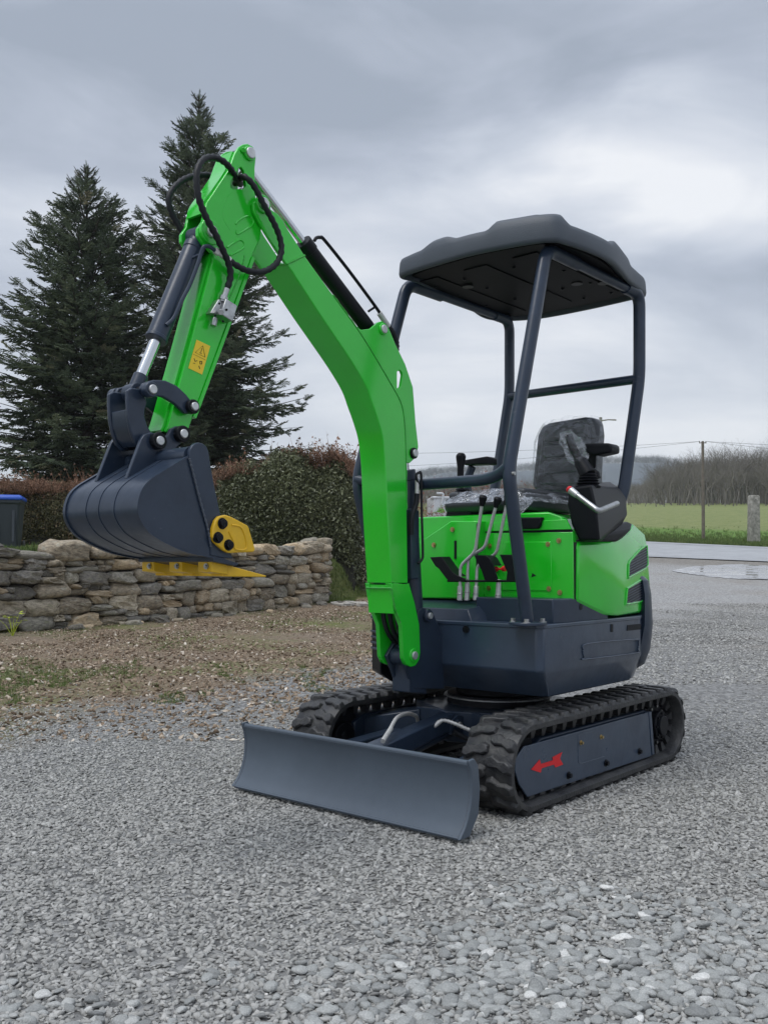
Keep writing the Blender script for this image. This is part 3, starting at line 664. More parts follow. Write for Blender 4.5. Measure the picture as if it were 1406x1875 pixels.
def split_tree(name, seed, h, m, **k):
    vs, fs = bare_tree_data(seed, h, **k)
    return vs, fs
tmesh = []
for i in range(5):
    vs, fs = bare_tree_data(100 + i, 1.0, levels=5, r0=.014, nb=3)
    me = bpy.data.meshes.new('bare_tree'); me.from_pydata(vs, [], fs); me.materials.append(bark); tmesh.append(me)
RT = random.Random(4)
# row on the far side of the field
row = []
for i in range(34):
    px = 1120 + i * 9.6 + RT.uniform(-5, 5); D = RT.uniform(125, 150)
    topy = 884 - 34 * min(1, max(0, (px - 1160) / 70)) - (12 * math.sin((px - 1200) / 60) if px < 1300 else 0) - (10 if px > 1300 else 0) + RT.uniform(-12, 10)
    row.append((px, D, topy))
for i in range(10): row.append((770 + i * 33 + RT.uniform(-8, 8), RT.uniform(120, 145), 880 + RT.uniform(-8, 8)))
for k, (px, D, topy) in enumerate(row):
    a, _ = ray(px, 900); zb_ = float(zbase(D)); h = CAMH + D * (HOR - topy) / FPX - zb_
    o = bpy.data.objects.new('bare_tree', tmesh[k % 5]); COL.objects.link(o); o.location = (a * D, D, zb_); o.scale = (h * RT.uniform(.75, 1.1), h * .9, h); o.rotation_euler = (0, 0, RT.uniform(0, 6))
    tag(o, 'leafless brown tree standing in the wood on the far side of the field', 'tree', 'bare trees across the field')

WOODLAND_HERE = 1
# nearer leafless shrubs behind the cab and behind the seat
redleaf = mat('dry_red_leaves', (.24, .085, .055), .85, noise_amt=.4, nscale=2)
def leafy_twigs(name, seed, h, m1, m2, nleaf, parent, spread=.8):
    vs, fs = bare_tree_data(seed, h, spread=spread, levels=5, r0=.010, nb=4)
    mi = [0] * len(fs); rr = random.Random(seed); base_n = len(fs)
    for _ in range(nleaf):
        f = fs[rr.randrange(base_n // 3, base_n)]; p = Vector(vs[f[0]]) + Vector((rr.gauss(0, .03), rr.gauss(0, .03), rr.gauss(0, .03))); s_ = rr.uniform(.02, .045)
        d = Vector((rr.gauss(0, 1), rr.gauss(0, 1), rr.gauss(0, 1))).normalized(); e_ = d.orthogonal().normalized(); o = len(vs)
        vs += [tuple(p - d * s_), tuple(p + e_ * s_ * .5), tuple(p + d * s_), tuple(p - e_ * s_ * .5)]; fs.append((o, o + 1, o + 2, o + 3)); mi.append(1)
    return join_obj(name, vs, fs, [m1, m2], parent, smooth_=False, mats_idx=mi)
shr = [(785, 862, 24, 1.9, 'reddish bare shrub just right of the boom behind the tank'), (822, 848, 30, 2.6, 'tangled bare shrub behind the bare black joystick'), (868, 850, 32, 2.6, 'tangled bare shrub behind the left armrest'),
       (905, 842, 33, 2.8, 'bare brown shrub between the canopy posts'), (950, 846, 30, 2.8, 'bare brown shrub between the post and the seat'), (992, 850, 33, 2.7, 'bare shrub hidden behind the wrapped seat back'), (742, 850, 26, 2.2, 'bare shrub behind the boom')]
for i, (px, ty, D, h0, lab) in enumerate(shr[:-1]):
    a, _ = ray(px, 900); zb_ = float(zbase(D)); h = CAMH + D * (HOR - ty) / FPX - zb_
    s_ = empty('bare_shrub', (a * D, D, zb_)); tag(s_, lab, 'shrub')
    for j in range(3):
        o = leafy_twigs('branches', 300 + i * 7 + j, h * (1 - .13 * j), barkred if i % 2 == 0 else bark, redleaf, 260 if i in (0, 4, 3) else 90, s_)
        o.location = ((j - 1) * .45, j * .3, 0); o.scale = (1.25, 1.1, 1)

# ================================================================== wooded hills far behind
hill_m = mat('wooded_hill', (.050, .068, .088), .95, noise_amt=.35, nscale=.05, col2=(.034, .050, .068), bump=0)  # bluish distance haze painted into the hill colour
def hill(name, D, prof, depth, m, jag):
    """ridge whose skyline passes through (px, py) at distance D"""
    xs = np.linspace(prof[0][0], prof[-1][0], 260); ys = np.interp(xs, [p[0] for p in prof], [p[1] for p in prof]); vs = []; fs = []
    nr = 14
    for i, (px, py) in enumerate(zip(xs, ys)):
        a, _ = ray(px, py); zr = CAMH + D * (HOR - py) / FPX
        for k in range(nr):
            f_ = k / (nr - 1); y = D - depth * (1 - f_); zg = float(zbase(y)) - 2
            z = zg + (zr - zg) * float(sstep(f_)) 
            z += jag * noise.noise(Vector((i * .9, k * 1.3, D))) + jag * .8 * noise.noise(Vector((i * .25, k * .5, D * 2)))
            vs.append((a * D * (.9 + .1 * f_), y, z))
        if i: o = i * nr; fs += [(o - nr + k, o + k, o + k + 1, o - nr + k + 1) for k in range(nr - 1)]
    o = join_obj(name, vs, fs, m); return tag(o, kind='structure')
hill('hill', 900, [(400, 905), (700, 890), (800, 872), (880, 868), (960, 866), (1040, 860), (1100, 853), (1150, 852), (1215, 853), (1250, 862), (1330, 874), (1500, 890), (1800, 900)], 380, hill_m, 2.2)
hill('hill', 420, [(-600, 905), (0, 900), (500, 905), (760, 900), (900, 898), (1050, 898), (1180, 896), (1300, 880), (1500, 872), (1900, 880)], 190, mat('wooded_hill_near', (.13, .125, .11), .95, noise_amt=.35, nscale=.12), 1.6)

# ================================================================== the excavator
MO = Vector((.449, 3.677)); MF = Vector((-.6508, -.7593)); ML = Vector((.7593, -.6508))     # its place on the ground, forward and left
def U(px, py, X=None, Y=None, Z=None):
    """photo pixel to a point of the machine on the plane X, Y or Z = const (metres, machine axes)"""
    a, b = ray(px, py); d = Vector((a, 1.0)); c = -MO
    cm = Vector((c.dot(MF), c.dot(ML), CAMH)); dm = Vector((d.dot(MF), d.dot(ML), b))
    t_ = (X - cm.x) / dm.x if X is not None else ((Y - cm.y) / dm.y if Y is not None else (Z - cm.z) / dm.z)
    return cm + dm * t_
CR = {'1': (180, 240, .2845), '2': (100, 640, .2845), '3': (440, 240, .2845), '4': (600, 760, .2879), '5': (740, 740, .3414), '6': (700, 380, .3698),
      '7': (420, 1220, .3414), '8': (840, 1220, .3129), 'A': (760, 740, .2845), 'B': (740, 900, .1849), 'D': (1060, 760, .2461), 'P': (0, 0, 1.0)}
def K(c, u, v, **k):
    a, b, s_ = CR[c]; return U(a + s_ * u, b + s_ * v, **k)
def KY(c, pts, Y): return [(K(c, u, v, Y=Y).x, K(c, u, v, Y=Y).z) for u, v in pts]
def KX(c, pts, X): return [(K(c, u, v, X=X).y, K(c, u, v, X=X).z) for u, v in pts]
def y3(pts, Y): return [Vector((p[0], Y, p[1])) for p in pts]

ex = empty('mini_excavator', (MO.x, MO.y, 0), math.atan2(MF.y, MF.x))
tag(ex, 'green and slate mini excavator with black canopy and raised bucket, parked on the gravel', 'excavator')
G_, D_ = M['green'], M['slate']

def bolt(p, n, r=0.009, h=0.008, m=None, parent=ex, name='bolt', washer=True):
    p = Vector(p); n = Vector(n).normalized(); q = MB()
    if washer: q.cyl(p - n * 0.002, p + n * 0.002, r * 1.55, 18)
    q.cyl(p, p + n * h, r, 6)
    return q.build(name, m or M['zinc'], parent)
def pin(p, n, r=0.018, h=0.012, parent=ex, collar=None, cm=None, ch=0.008):
    """pin end with a raised collar behind it"""
    p = Vector(p); n = Vector(n).normalized()
    if collar:
        c = MB(); c.cyl(p - n * 0.004, p + n * ch, collar, 28); c.build('collar', cm or D_, parent, 0.002)
    return MB().cyl(p - n * 0.004, p + n * h, r, 24).build('pin', M['pinend'], parent, 0.002)
def weld(path, m, parent, r=0.0035):
    path = smooth(path, 10); n = len(path); rs = [r * (1 + 0.35 * math.sin(i * 2.3)) for i in range(n)]
    return MB().tube(path, rs, 6).build('weld', m, parent)
def hose(name, path, r, m=None, parent=ex, rib=0.0, n=10, seg=10, pitch=0.012):
    p = smooth(path, n)
    if rib:
        L_ = [0.0]
        for i in range(1, len(p)): L_.append(L_[-1] + (p[i] - p[i - 1]).length)
        tot = L_[-1]; k = max(4, int(tot / pitch) * 2); q = []; j = 0
        for i in range(k + 1):
            s_ = tot * i / k
            while j < len(p) - 2 and L_[j + 1] < s_: j += 1
            f_ = (s_ - L_[j]) / max(1e-6, L_[j + 1] - L_[j]); q.append(p[j].lerp(p[j + 1], f_))
        rs = [r * (1 + (rib if i % 2 else -rib)) for i in range(k + 1)]
        return MB().tube(q, rs, seg).build(name, m or M['hose'], parent, sharp=1.2)
    return MB().tube(p, r, seg).build(name, m or M['hose'], parent)

# ---- tracks
CZ, RB, XB = 0.152, 0.137, 0.515
def loop_pt(s_, r=RB):
    """point and tangent angle at arc length s_ (measured on radius RB) round the belt"""
    a, hb = 2 * XB, math.pi * RB; T_ = 2 * (a + hb); s_ %= T_
    if s_ < a: return Vector((-XB + s_, 0, CZ + r)), 0.0
    s_ -= a
    if s_ < hb: an = s_ / RB; return Vector((XB + math.sin(an) * r, 0, CZ + math.cos(an) * r)), an
    s_ -= hb
    if s_ < a: return Vector((XB - s_, 0, CZ - r)), math.pi
    s_ -= a; an = math.pi + s_ / RB; return Vector((-XB + math.sin(an) * r, 0, CZ + math.cos(an) * r)), an
TL = 2 * (2 * XB + math.pi * RB); NP = 43
lug0 = horn0 = None
for side in (1, -1):
    yc = 0.39 * side; hw = 0.092
    q = MB(); n = 132; sec = [(-hw, 0.0), (-hw, -0.016), (-hw + 0.02, -0.024), (hw - 0.02, -0.024), (hw, -0.016), (hw, 0.0), (hw - 0.008, 0.004), (-hw + 0.008, 0.004)]
    rings = []
    for i in range(n):
        p, an = loop_pt(TL * i / n); out_ = Vector((math.sin(an), 0, math.cos(an)))
        rings.append([q.b.verts.new(p + out_ * h + Vector((0, yc + w, 0))) for w, h in sec])
    for i in range(n):
        A, B = rings[i], rings[(i + 1) % n]
        for k in range(len(sec)): q.b.faces.new((A[k], A[(k + 1) % len(sec)], B[(k + 1) % len(sec)], B[k]))
    belt = q.build('rubber_track', M['rubber'], ex, sharp=0.9)
    if lug0 is None:
        l = MB()
        # chevron block: wide foot, bevelled crown
        lo = [(x_ * .86, y_) for x_, y_ in [(-.030, -.046), (.000, -.050), (.014, -.030), (.012, .000), (.034, .030), (.026, .048), (-.006, .050), (-.022, .030), (-.020, .004), (-.040, -.022)]]
        A = [l.b.verts.new((x, y, -0.004)) for x, y in lo]; B = [l.b.verts.new((x * .76, y * .90, 0.013)) for x, y in lo]
        for k in range(len(lo)): l.b.faces.new((A[k], A[(k + 1) % len(lo)], B[(k + 1) % len(lo)], B[k]))
        l.b.faces.new(B)
        lug0 = l.build('track_lug', M['rubber'], belt, 0.003, 1)
        h = MB(); A = [h.b.verts.new(p) for p in ((-.018, -.020, 0), (.018, -.020, 0), (.018, .020, 0), (-.018, .020, 0))]; B = [h.b.verts.new(p) for p in ((-.008, -.014, -.036), (.008, -.014, -.036), (.008, .014, -.036), (-.008, .014, -.036))]
        for k in range(4): h.b.faces.new((A[k], A[(k + 1) % 4], B[(k + 1) % 4], B[k]))
        h.b.faces.new(B); horn0 = h.build('guide_horn', M['rubber'], belt)
        first = True
    for i in range(NP):
        for j, (yo, so, fl) in enumerate(((0.046, 0.0, 1), (-0.046, 0.5, -1))):
            p, an = loop_pt(TL * (i + so) / NP, RB + 0.004)
            mtx = Matrix.Translation(p + Vector((0, yc + yo, 0))) @ Matrix.Rotation(an, 4, 'Y') @ Matrix.Diagonal((1, fl, 1, 1))
            if first: lug0.matrix_local = mtx; lug0.parent = belt; first = False
            else: place(lug0, belt, mtx)
        for yo in (0.03, -0.03):
            p, an = loop_pt(TL * (i + 0.25) / NP, RB - 0.022)
            mtx = Matrix.Translation(p + Vector((0, yc + yo, 0))) @ Matrix.Rotation(an, 4, 'Y')
            if i == 0 and yo > 0 and side == 1: horn0.matrix_local = mtx
            else: place(horn0, belt, mtx)
    # frame beam, idler, sprocket and rollers
    ya = yc - 0.05 * 1
    q = MB(); q.prism([(-.40, .075), (.40, .07), (.46, .12), (.46, .20), (.40, .225), (-.38, .225), (-.42, .19)], yc - 0.045, yc + 0.045)
    fr = q.build('track_frame', M['slate'], ex, 0.005)
    q = MB(); q.cyl((XB, yc - .03, CZ), (XB, yc + .03, CZ), .108, 32); q.cyl((XB, yc - .05, CZ), (XB, yc + .05, CZ), .055, 24); q.cyl((XB, yc - .055, CZ), (XB, yc + .055, CZ), .022, 18)
    q.build('idler_wheel', M['plastic'], ex, 0.004)
    sp = []
    for k in range(18):
        a = 2 * math.pi * k / 18; w_ = 2 * math.pi / 18
        sp += [(-XB + 0.02 + math.cos(a - w_ * .28) * .088, CZ + math.sin(a - w_ * .28) * .088), (-XB + .02 + math.cos(a - w_ * .14) * .112, CZ + math.sin(a - w_ * .14) * .112), (-XB + .02 + math.cos(a + w_ * .14) * .112, CZ + math.sin(a + w_ * .14) * .112), (-XB + .02 + math.cos(a + w_ * .28) * .088, CZ + math.sin(a + w_ * .28) * .088)]
    spr = MB().prism(sp, yc - .008 + .02 * side, yc + .012 + .02 * side).build('sprocket', M['plastic'], ex, 0.002)
    c = Vector((-XB + .02, yc, CZ)); o = Vector((0, side, 0))
    MB().cyl(c + o * -.04, c + o * .062, .058, 28).cyl(c + o * .06, c + o * .075, .040, 24).build('hub', M['plastic'], spr, 0.003)
    for k in range(8):
        a = 2 * math.pi * k / 8; bolt(c + o * .062 + Vector((math.cos(a) * .048, 0, math.sin(a) * .048)), o, .005, .007, M['plastic'], spr, washer=False)
    for k in range(9):
        a = 2 * math.pi * (k + .5) / 9; bolt(c + o * .034 + Vector((math.cos(a) * .075, 0, math.sin(a) * .075)), o, .006, .006, M['zinc'], spr, washer=False)
    for xk in (-.24, 0.03, .30):
        MB().cyl((xk, yc - .05, .062), (xk, yc + .05, .062), .034, 20).build('track_roller', M['plastic'], fr, 0.003)
    MB().cyl((-.02, yc - .03, .243), (-.02, yc + .03, .243), .018, 16).build('carrier_roller', M['plastic'], fr, 0.003)
    # outer side plate
    YS = 0.455
    prof = KY('8', [(380, 470), (1108, 268), (1126, 520), (1120, 528), (402, 766), (352, 690), (328, 610), (334, 540)], YS)
    if side == 1:
        pl = MB().prism(prof, YS - .006, YS).build('side_plate', M['slate2'], fr, 0.002)
        e_ = KY('8', [(1108, 268), (1122, 264), (1140, 515), (1126, 520)], YS)
        MB().prism(e_, YS - .03, YS + .003).build('plate_flange', M['slate2'], fr, 0.002)
        for u, v in ((640, 638), (858, 566), (1053, 498)): bolt(K('8', u, v, Y=YS), (0, 1, 0), .0085, .012, M['plastic'], fr)
        for u, v in ((712, 447), (830, 413)): bolt(K('8', u, v, Y=YS), (0, 1, 0), .0055, .010, M['brass'], fr)
        weld(y3(KY('8', [(695, 420), (696, 540), (708, 568), (760, 556), (850, 528)], YS), YS), M['slate2'], fr, .0016)
        weld(y3(KY('8', [(695, 420), (705, 402), (790, 380)], YS), YS), M['slate2'], fr, .0014)
        ar = KY('8', [(420, 604), (470, 545), (478, 571), (548, 550), (544, 532), (602, 502), (588, 540), (607, 574), (562, 592), (553, 575), (482, 596), (476, 622)], YS)
        MB().prism(ar, YS + .0005, YS + .0015).build('arrow_sticker', M['red'], fr)
    else:
        MB().prism(prof, -YS, -YS + .006).build('side_plate', M['slate2'], fr, 0.002)

# ---- centre frame, slew ring, blade
q = MB()
q.hull([(x, y, z) for x, y in ((.27, -.12), (.27, .16), (.34, .0), (-.27, -.16), (-.27, .16), (.18, -.27), (.18, .27), (-.18, -.27), (-.18, .27)) for z in (.15, .262)])
q.build('centre_frame', D_, ex, 0.004)
for sx_ in (.27, -.27):
    for sy_ in (1, -1):
        MB().hull([(sx_ * .6, sy_ * .14, .258), (sx_ * .6, sy_ * .14, .16), (sx_ * 1.15, sy_ * .15, .25), (sx_ * 1.15, sy_ * .15, .16), (sx_ * 1.5, sy_ * .345, .21), (sx_ * 1.5, sy_ * .345, .12), (sx_ * .9, sy_ * .345, .225), (sx_ * .9, sy_ * .345, .12)]).build('frame_leg', D_, ex, 0.004)
fp = KX('7', [(1002, 215), (1325, 250), (1400, 300), (1400, 380), (1010, 345)], .30)
MB().prism(fp, .288, .302, 'X').build('frame_front_plate', D_, ex, 0.002)
MB().cyl((0, 0, .26), (0, 0, .300), .20, 48).cyl((0, 0, .30), (0, 0, .345), .165, 48).build('slew_ring', M['plastic'], ex, 0.002)
MB().cyl((0, 0, .286), (0, 0, .292), .212, 64).build('slew_ring_gear', M['zinc'], ex, 0.001)
for s_ in (-1, 1):
    MB().prism([(.26, .23), (.345, .255), (.39, .235), (.39, .19), (.26, .15)], s_ * .032 + .02 - .006, s_ * .032 + .02 + .006).build('cylinder_bracket', D_, ex, .002)
pin((.355, .062, .222), (0, 1, 0), .011, .014, ex, .019)
# blade: concave plate, lips and end plates
bs = [(.936, .020), (.908, .05), (.888, .090), (.878, .13), (.876, .17), (.881, .204), (.889, .224)]
bo = smooth([(x, 0, z) for x, z in bs], 5); bo = [(p.x, p.z) for p in bo]
back = [(x - .010, z) for x, z in reversed(bo)]
bl = MB().prism(bo + back, -.487, .485).build('blade', M['blade'], ex, 0.0015, sharp=0.4)
MB().tube([(.880, -.487, .226), (.880, .487, .226)], .0085, 12).build('blade_lip', M['blade'], bl)
MB().box((.924, 0, .020), (.014, .972, .014)).build('cutting_edge', M['blade'], bl, .002)
for s_ in (-1, 1):
    y_ = .485 * s_
    pts = [(.938, .018), (.890, .018), (.845, .075), (.838, .15), (.848, .217), (.868, .239), (.894, .236)] + [(p[0] + .002, p[1]) for p in reversed(bo)][1:-1]
    MB().prism(pts, y_, y_ + .010 * s_).build('end_plate', M['blade'], bl, 0.002)
    weld([(x - .001, y_ - .001 * s_, z) for x, z in bs], M['slateweld'], bl, .0022)
for s_ in (-1, 1):     # blade arms
    MB().hull([(.850, s_ * y, z) for y in (.245, .315) for z in (.06, .135)] + [(.34, s_ * y, z) for y in (.20, .26) for z in (.10, .175)]).build('blade_arm', D_, ex, .004)
    MB().box((.58, s_ * .262, .1345), (.30, .03, .02)).build('arm_gusset', D_, ex, .003)
MB().hull([(.855, y, z) for y in (-.02, .060) for z in (.12, .19)] + [(.36, y, z) for y in (-.012, .052) for z in (.205, .262)]).build('blade_cylinder_guard', D_, ex, .004)
MB().cyl((.84, .02, .12), (.36, .02, .20), .028, 20).build('blade_cylinder', D_, ex)
MB().box((.825, .02, .12), (.05, .13, .09)).build('cylinder_clevis', D_, ex, .006)
SH = M['spiral']
hose('hydraulic_hose', [K('7', 822, 402, X=.76), K('7', 860, 340, X=.68), K('7', 900, 275, X=.60), K('7', 955, 255, X=.50), K('7', 1000, 268, X=.40), K('7', 1012, 300, X=.33)], .0065, SH, rib=.12, pitch=.011)
hose('hydraulic_hose', [K('7', 1088, 332, X=.48), K('7', 1125, 297, X=.46), K('7', 1160, 292, X=.44), K('7', 1220, 312, X=.42), K('7', 1270, 335, X=.40), K('7', 1325, 352, X=.38)], .0065, M['spiral'], rib=.16, pitch=.012)
MB().cyl(K('7', 1050, 360, X=.50), K('7', 1130, 296, X=.46), .0078, 14).build('hose_fitting', SH, ex)
MB().cyl(K('7', 1040, 357, X=.50), K('7', 1056, 364, X=.50), .015, 6).build('hose_fitting', SH, ex, .002)
MB().cyl(K('7', 822, 402, X=.76), K('7', 866, 334, X=.675), .0082, 14).build('hose_fitting', SH, ex)
hose('hydraulic_hose', [(.38, .06, .20), (.34, .10, .17), (.30, .16, .15), (.20, .2, .14)], .010, M['hose'])

# ---- upper frame: the slate skirt
def plan(dx=0.0, dy=0.0, rear=-.62, front=.42, hw=.447, cham=.02):
    """plan outline of the upper body, anticlockwise from the front left corner"""
    h = hw - dy; f_ = front - dx; r_ = rear + dx
    return [(f_, h - cham), (f_ - cham, h), (.30, h), (-.30, h), (-.42, h - .04), (-.53, h - .14), (r_ + .02, h - .27), (r_, .08), (r_, -.08), (r_ + .02, -h + .27), (-.53, -h + .14), (-.42, -h + .04), (-.30, -h), (.14, -h), (.26, -h + .03), (f_ - .06, -h + .15), (f_ - .02, -.1), (f_, .02)]
def loop3(pl_, z): return [Vector((x, y, z)) for x, y in pl_]
q = MB(); sect(q, [loop3(plan(.10, .040), .348), loop3(plan(.012, .006), .432), loop3(plan(), .445), loop3(plan(), .592)])
sk = q.build('body_skirt', M['slate2'], ex, .005, 3)
MB().prism([(x, y) for x, y in plan(-.003, -.003)], .586, .600, 'Z').build('skirt_rim', M['slate2'], sk, .003)
# pressed recess, slots and the rear corner bumper
rec = [K('5', u, v, Y=.449) for u, v in ((965, 1365), (958, 1320), (985, 1285), (1235, 1262), (1255, 1275), (1252, 1315), (1240, 1335), (975, 1368))]
weld([*rec, rec[0]], M['slate2'], sk, .0026)
MB().prism(KY('5', [(1195, 1185), (1265, 1178), (1268, 1208), (1192, 1216)], .4475), .444, .4485).build('slot', M['plastic'], sk)
MB().prism(KY('5', [(1105, 1180), (1118, 1180), (1118, 1222), (1105, 1222)], .4475), .444, .4485).build('slot', M['plastic'], sk)
p = K('5', 330, 1208, X=.424); MB().cyl(p - Vector((.01, 0, 0)), p + Vector((.004, 0, 0)), .012, 20).build('frame_hole', M['plastic'], sk)
def arc_wall(name, z0, z1, pts, th, m, parent=ex, bev=.006, lean=0.0):
    q = MB(); A = []; n = len(pts)
    for i, (x, y) in enumerate(pts):
        a = Vector(pts[max(i - 1, 0)]); b = Vector(pts[min(i + 1, n - 1)]); d = (b - a).normalized(); nn_ = Vector((d.y, -d.x))
        A.append([q.b.verts.new((x + nn_.x * o, y + nn_.y * o, z)) for o, z in ((0, z0), (th, z0 + .01), (th + lean, (z0 + z1) / 2), (th, z1 - .01), (0, z1))])
    for B, C in zip(A[:-1], A[1:]):
        for k in range(5): q.b.faces.new((B[k], B[(k + 1) % 5], C[(k + 1) % 5], C[k]))
    q.b.faces.new(A[0]); q.b.faces.new(list(reversed(A[-1])))
    return q.build(name, m, parent, bev)
cw = [(-.395, .432), (-.43, .436), (-.475, .422), (-.54, .372), (-.605, .30), (-.640, .20), (-.655, .08), (-.655, -.08), (-.640, -.20), (-.605, -.30), (-.545, -.385), (-.47, -.438), (-.34, -.450)]
cw3 = smooth([(x, y, 0) for x, y in cw], 5); sec_ = [(.37, -.075), (.40, -.030), (.46, -.008), (.56, .002), (.68, -.004), (.735, -.014), (.752, -.034)]
q = MB(); rings = []
for i, p in enumerate(cw3):
    d_ = (cw3[min(i + 1, len(cw3) - 1)] - cw3[max(i - 1, 0)]).normalized(); n_ = Vector((-d_.y, d_.x, 0)); n_ = n_ if n_.dot(p) > 0 else -n_
    lo_ = .02 * (1 - min(1, i / 9, (len(cw3) - 1 - i) / 9)); sh_ = max(0, 1 - i / 8) * .22      # the lower edge sweeps up at the ends
    rings.append([q.b.verts.new((p.x + n_.x * o + sh_ * max(0, .62 - z_), p.y + n_.y * o, z_ + (lo_ if z_ < .45 else 0))) for z_, o in sec_] + [q.b.verts.new((p.x - n_.x * .10, p.y - n_.y * .10, z_)) for z_ in (.752, .37 + lo_)])
for A_, B_ in zip(rings[:-1], rings[1:]):
    for k in range(len(A_)): q.b.faces.new((A_[k], A_[(k + 1) % len(A_)], B_[(k + 1) % len(A_)], B_[k]))
q.b.faces.new(rings[0]); q.b.faces.new(list(reversed(rings[-1])))
q.build('counterweight', D_, ex, .003)
# side corner guard behind the boom, with louvres
gq = MB().hull([(x, y, z) for x, y in ((.30, -.40), (.10, -.452), (-.06, -.452), (.36, -.30)) for z in (.38, .60)] + [(.18, -.40, .335), (.28, -.30, .335), (0, -.40, .335)]).build('corner_guard', M['plastic'], ex, .01)
for k in range(4):
    z_ = .47 + .022 * k; MB().box((.328, -.352, z_), (.10, .012, .009), Euler((0, 0, 1.03))).build('louvre', M['slate'], gq, .002)
# raised plinth behind the skirt corner and sloping footplate
MB().prism([(.325, .12), (.325, .435), (.285, .446), (-.05, .446), (-.05, .12)], .598, .682, 'Z').build('plinth', D_, ex, .004)
p = K('5', 945, 1088, Y=.446); MB().cyl((p.x, .440, p.z), (p.x, .4475, p.z), .011, 20).build('frame_hole', M['plastic'], ex)
fa = [K('5', 55, 1052, X=.24), K('5', 575, 1060, X=.24), K('5', 545, 1150, X=.395), K('5', 150, 1112, X=.40)]
fpz = MB(); fpz.hull([(.22, -.27, .668), (.22, .175, .668), (.375, -.20, .640), (.375, .120, .640), (.22, -.27, .598), (.22, .20, .598), (.392, -.20, .598), (.392, .150, .598), (.30, -.27, .655)])
fpz.build('footplate', D_, ex, .003)

# ---- green bodywork
PX = .205          # plane of the panel under the seat
def gplan(s_, h, fx=PX): return [(fx, h), (fx - .03, h), (.10, h - .05), (-.40, h - .08), (-.52, h - .14), (-.585 + s_, h - .28), (-.60 + s_, 0), (-.585 + s_, -h + .28), (-.52, -h + .14), (-.40, -h + .03), (-.24, -h - .004), (0, -h - .004), (fx, -h)]
q = MB(); sect(q, [loop3(gplan(0, .440), .604), loop3(gplan(0, .442), .80), loop3(gplan(.02, .436), .90), loop3(gplan(.05, .40), .965), loop3(gplan(.10, .34), .985)])
cov = q.build('engine_cover', G_, ex, .006, 3, sharp=.5)
# seam lines, panels and bolts on the front
def panel(c, pts, X, th, name, m, parent=ex, bev=.002):
    return MB().prism(KX(c, pts, X), X - .004, X + th, 'X').build(name, m, parent, bev)
bp_ = panel('5', [(412, 692), (905, 686), (908, 1048), (415, 1044)], PX, .004, 'front_panel', G_)
MB().prism(KX('5', [(405, 683), (900, 672), (900, 690), (405, 695)], PX + .001), PX - .003, PX + .003, 'X').build('seam', M['plastic'], ex)
sb = panel('5', [(415, 640), (870, 618), (896, 672), (410, 684)], PX, .006, 'seat_base_panel', G_)
pb = panel('5', [(530, 738), (788, 738), (792, 1002), (524, 1000)], PX + .004, .0025, 'access_plate', G_)
MB().prism(KY('5', [(908, 740), (924, 740), (927, 1050), (910, 1050)], .4445), .438, .4455).build('seam', M['plastic'], ex)
for u, v in ((409, 740), (457, 760), (770, 752), (828, 732), (775, 990), (833, 1010), (452, 987), (412, 1003)):
    bolt(K('5', u, v, X=PX + .005), (1, 0, 0), .006, .006, M['brass'])
# right-hand console cover in front of the panel
c5 = KX('5', [(48, 1040), (52, 760), (140, 700), (250, 626), (392, 626), (386, 1042)], .26)
rc = MB().prism(c5, .19, .26, 'X').build('console_cover', G_, ex, .004)
top = [K('5', 100, 735, X=.262), K('5', 248, 628, X=.262), K('5', 392, 628, X=.262), K('5', 385, 700, X=.262)]
MB().hull([(x, y, z) for (y, z) in KX('5', [(60, 752), (248, 627), (390, 627), (390, 800), (60, 850)], .255) for x in (.25, -.05)]).build('console_side', G_, ex, .01)
MB().prism(KX('5', [(267, 732), (279, 732), (279, 830), (267, 830)], .262), .258, .262, 'X').build('slot', M['plastic'], rc)
for u, v in ((158, 755), (258, 672)): bolt(K('5', u, v, X=.262), (1, 0, 0), .006, .006, M['brass'], rc)
q = MB().prism(KX('5', [(387, 640), (394, 640), (391, 1042), (384, 1042)], .262), .258, .2630, 'X').build('seam', M['plastic'], rc)
# rear quarter: bulged cover with two grilles
q = MB(); q.hull([K('5', u, v, Y=.452) for u, v in ((930, 758), (1085, 752), (1098, 1136), (1100, 1050), (928, 1046))] + [K('5', u, v, Y=y) for u, v, y in ((1150, 1138, .45), (1262, 1122, .425), (1285, 1105, .40), (1200, 700, .42), (1225, 640, .38), (1290, 700, .36), (1300, 745, .365), (1312, 900, .375), (1318, 960, .38), (1110, 835, .468), (1125, 1060, .466))] + [Vector((x, y, z)) for x, y, z in ((.19, .41, .63), (.19, .40, .92), (-.40, .20, .93), (-.46, .25, .62), (-.2, .3, .95))])
quarter = q.build('rear_quarter', G_, ex, .01, 3, sharp=.42)
def on_quarter(u, v, off=.003):
    """point on the rear quarter surface seen at this pixel"""
    a, b_, s_ = CR['5']; p = U(a + s_ * u, b_ + s_ * v, Y=.60); d = (p - U(a + s_ * u, b_ + s_ * v, Y=.30)).normalized()
    if (p - U(a + s_ * u, b_ + s_ * v, Y=.30)).length == 0: return p
    hit, loc, nrm, _ = quarter.ray_cast(p, -d)
    return (loc + nrm * off, nrm) if hit else (U(a + s_ * u, b_ + s_ * v, Y=.40), Vector((0, 1, 0)))
bpy.context.view_layer.update()
def inside_poly(u, w_, gr):
    ins_ = False; j = len(gr) - 1
    for i in range(len(gr)):
        if (gr[i][1] > w_) != (gr[j][1] > w_) and u < (gr[j][0] - gr[i][0]) * (w_ - gr[i][1]) / (gr[j][1] - gr[i][1]) + gr[i][0]: ins_ = not ins_
        j = i
    return ins_
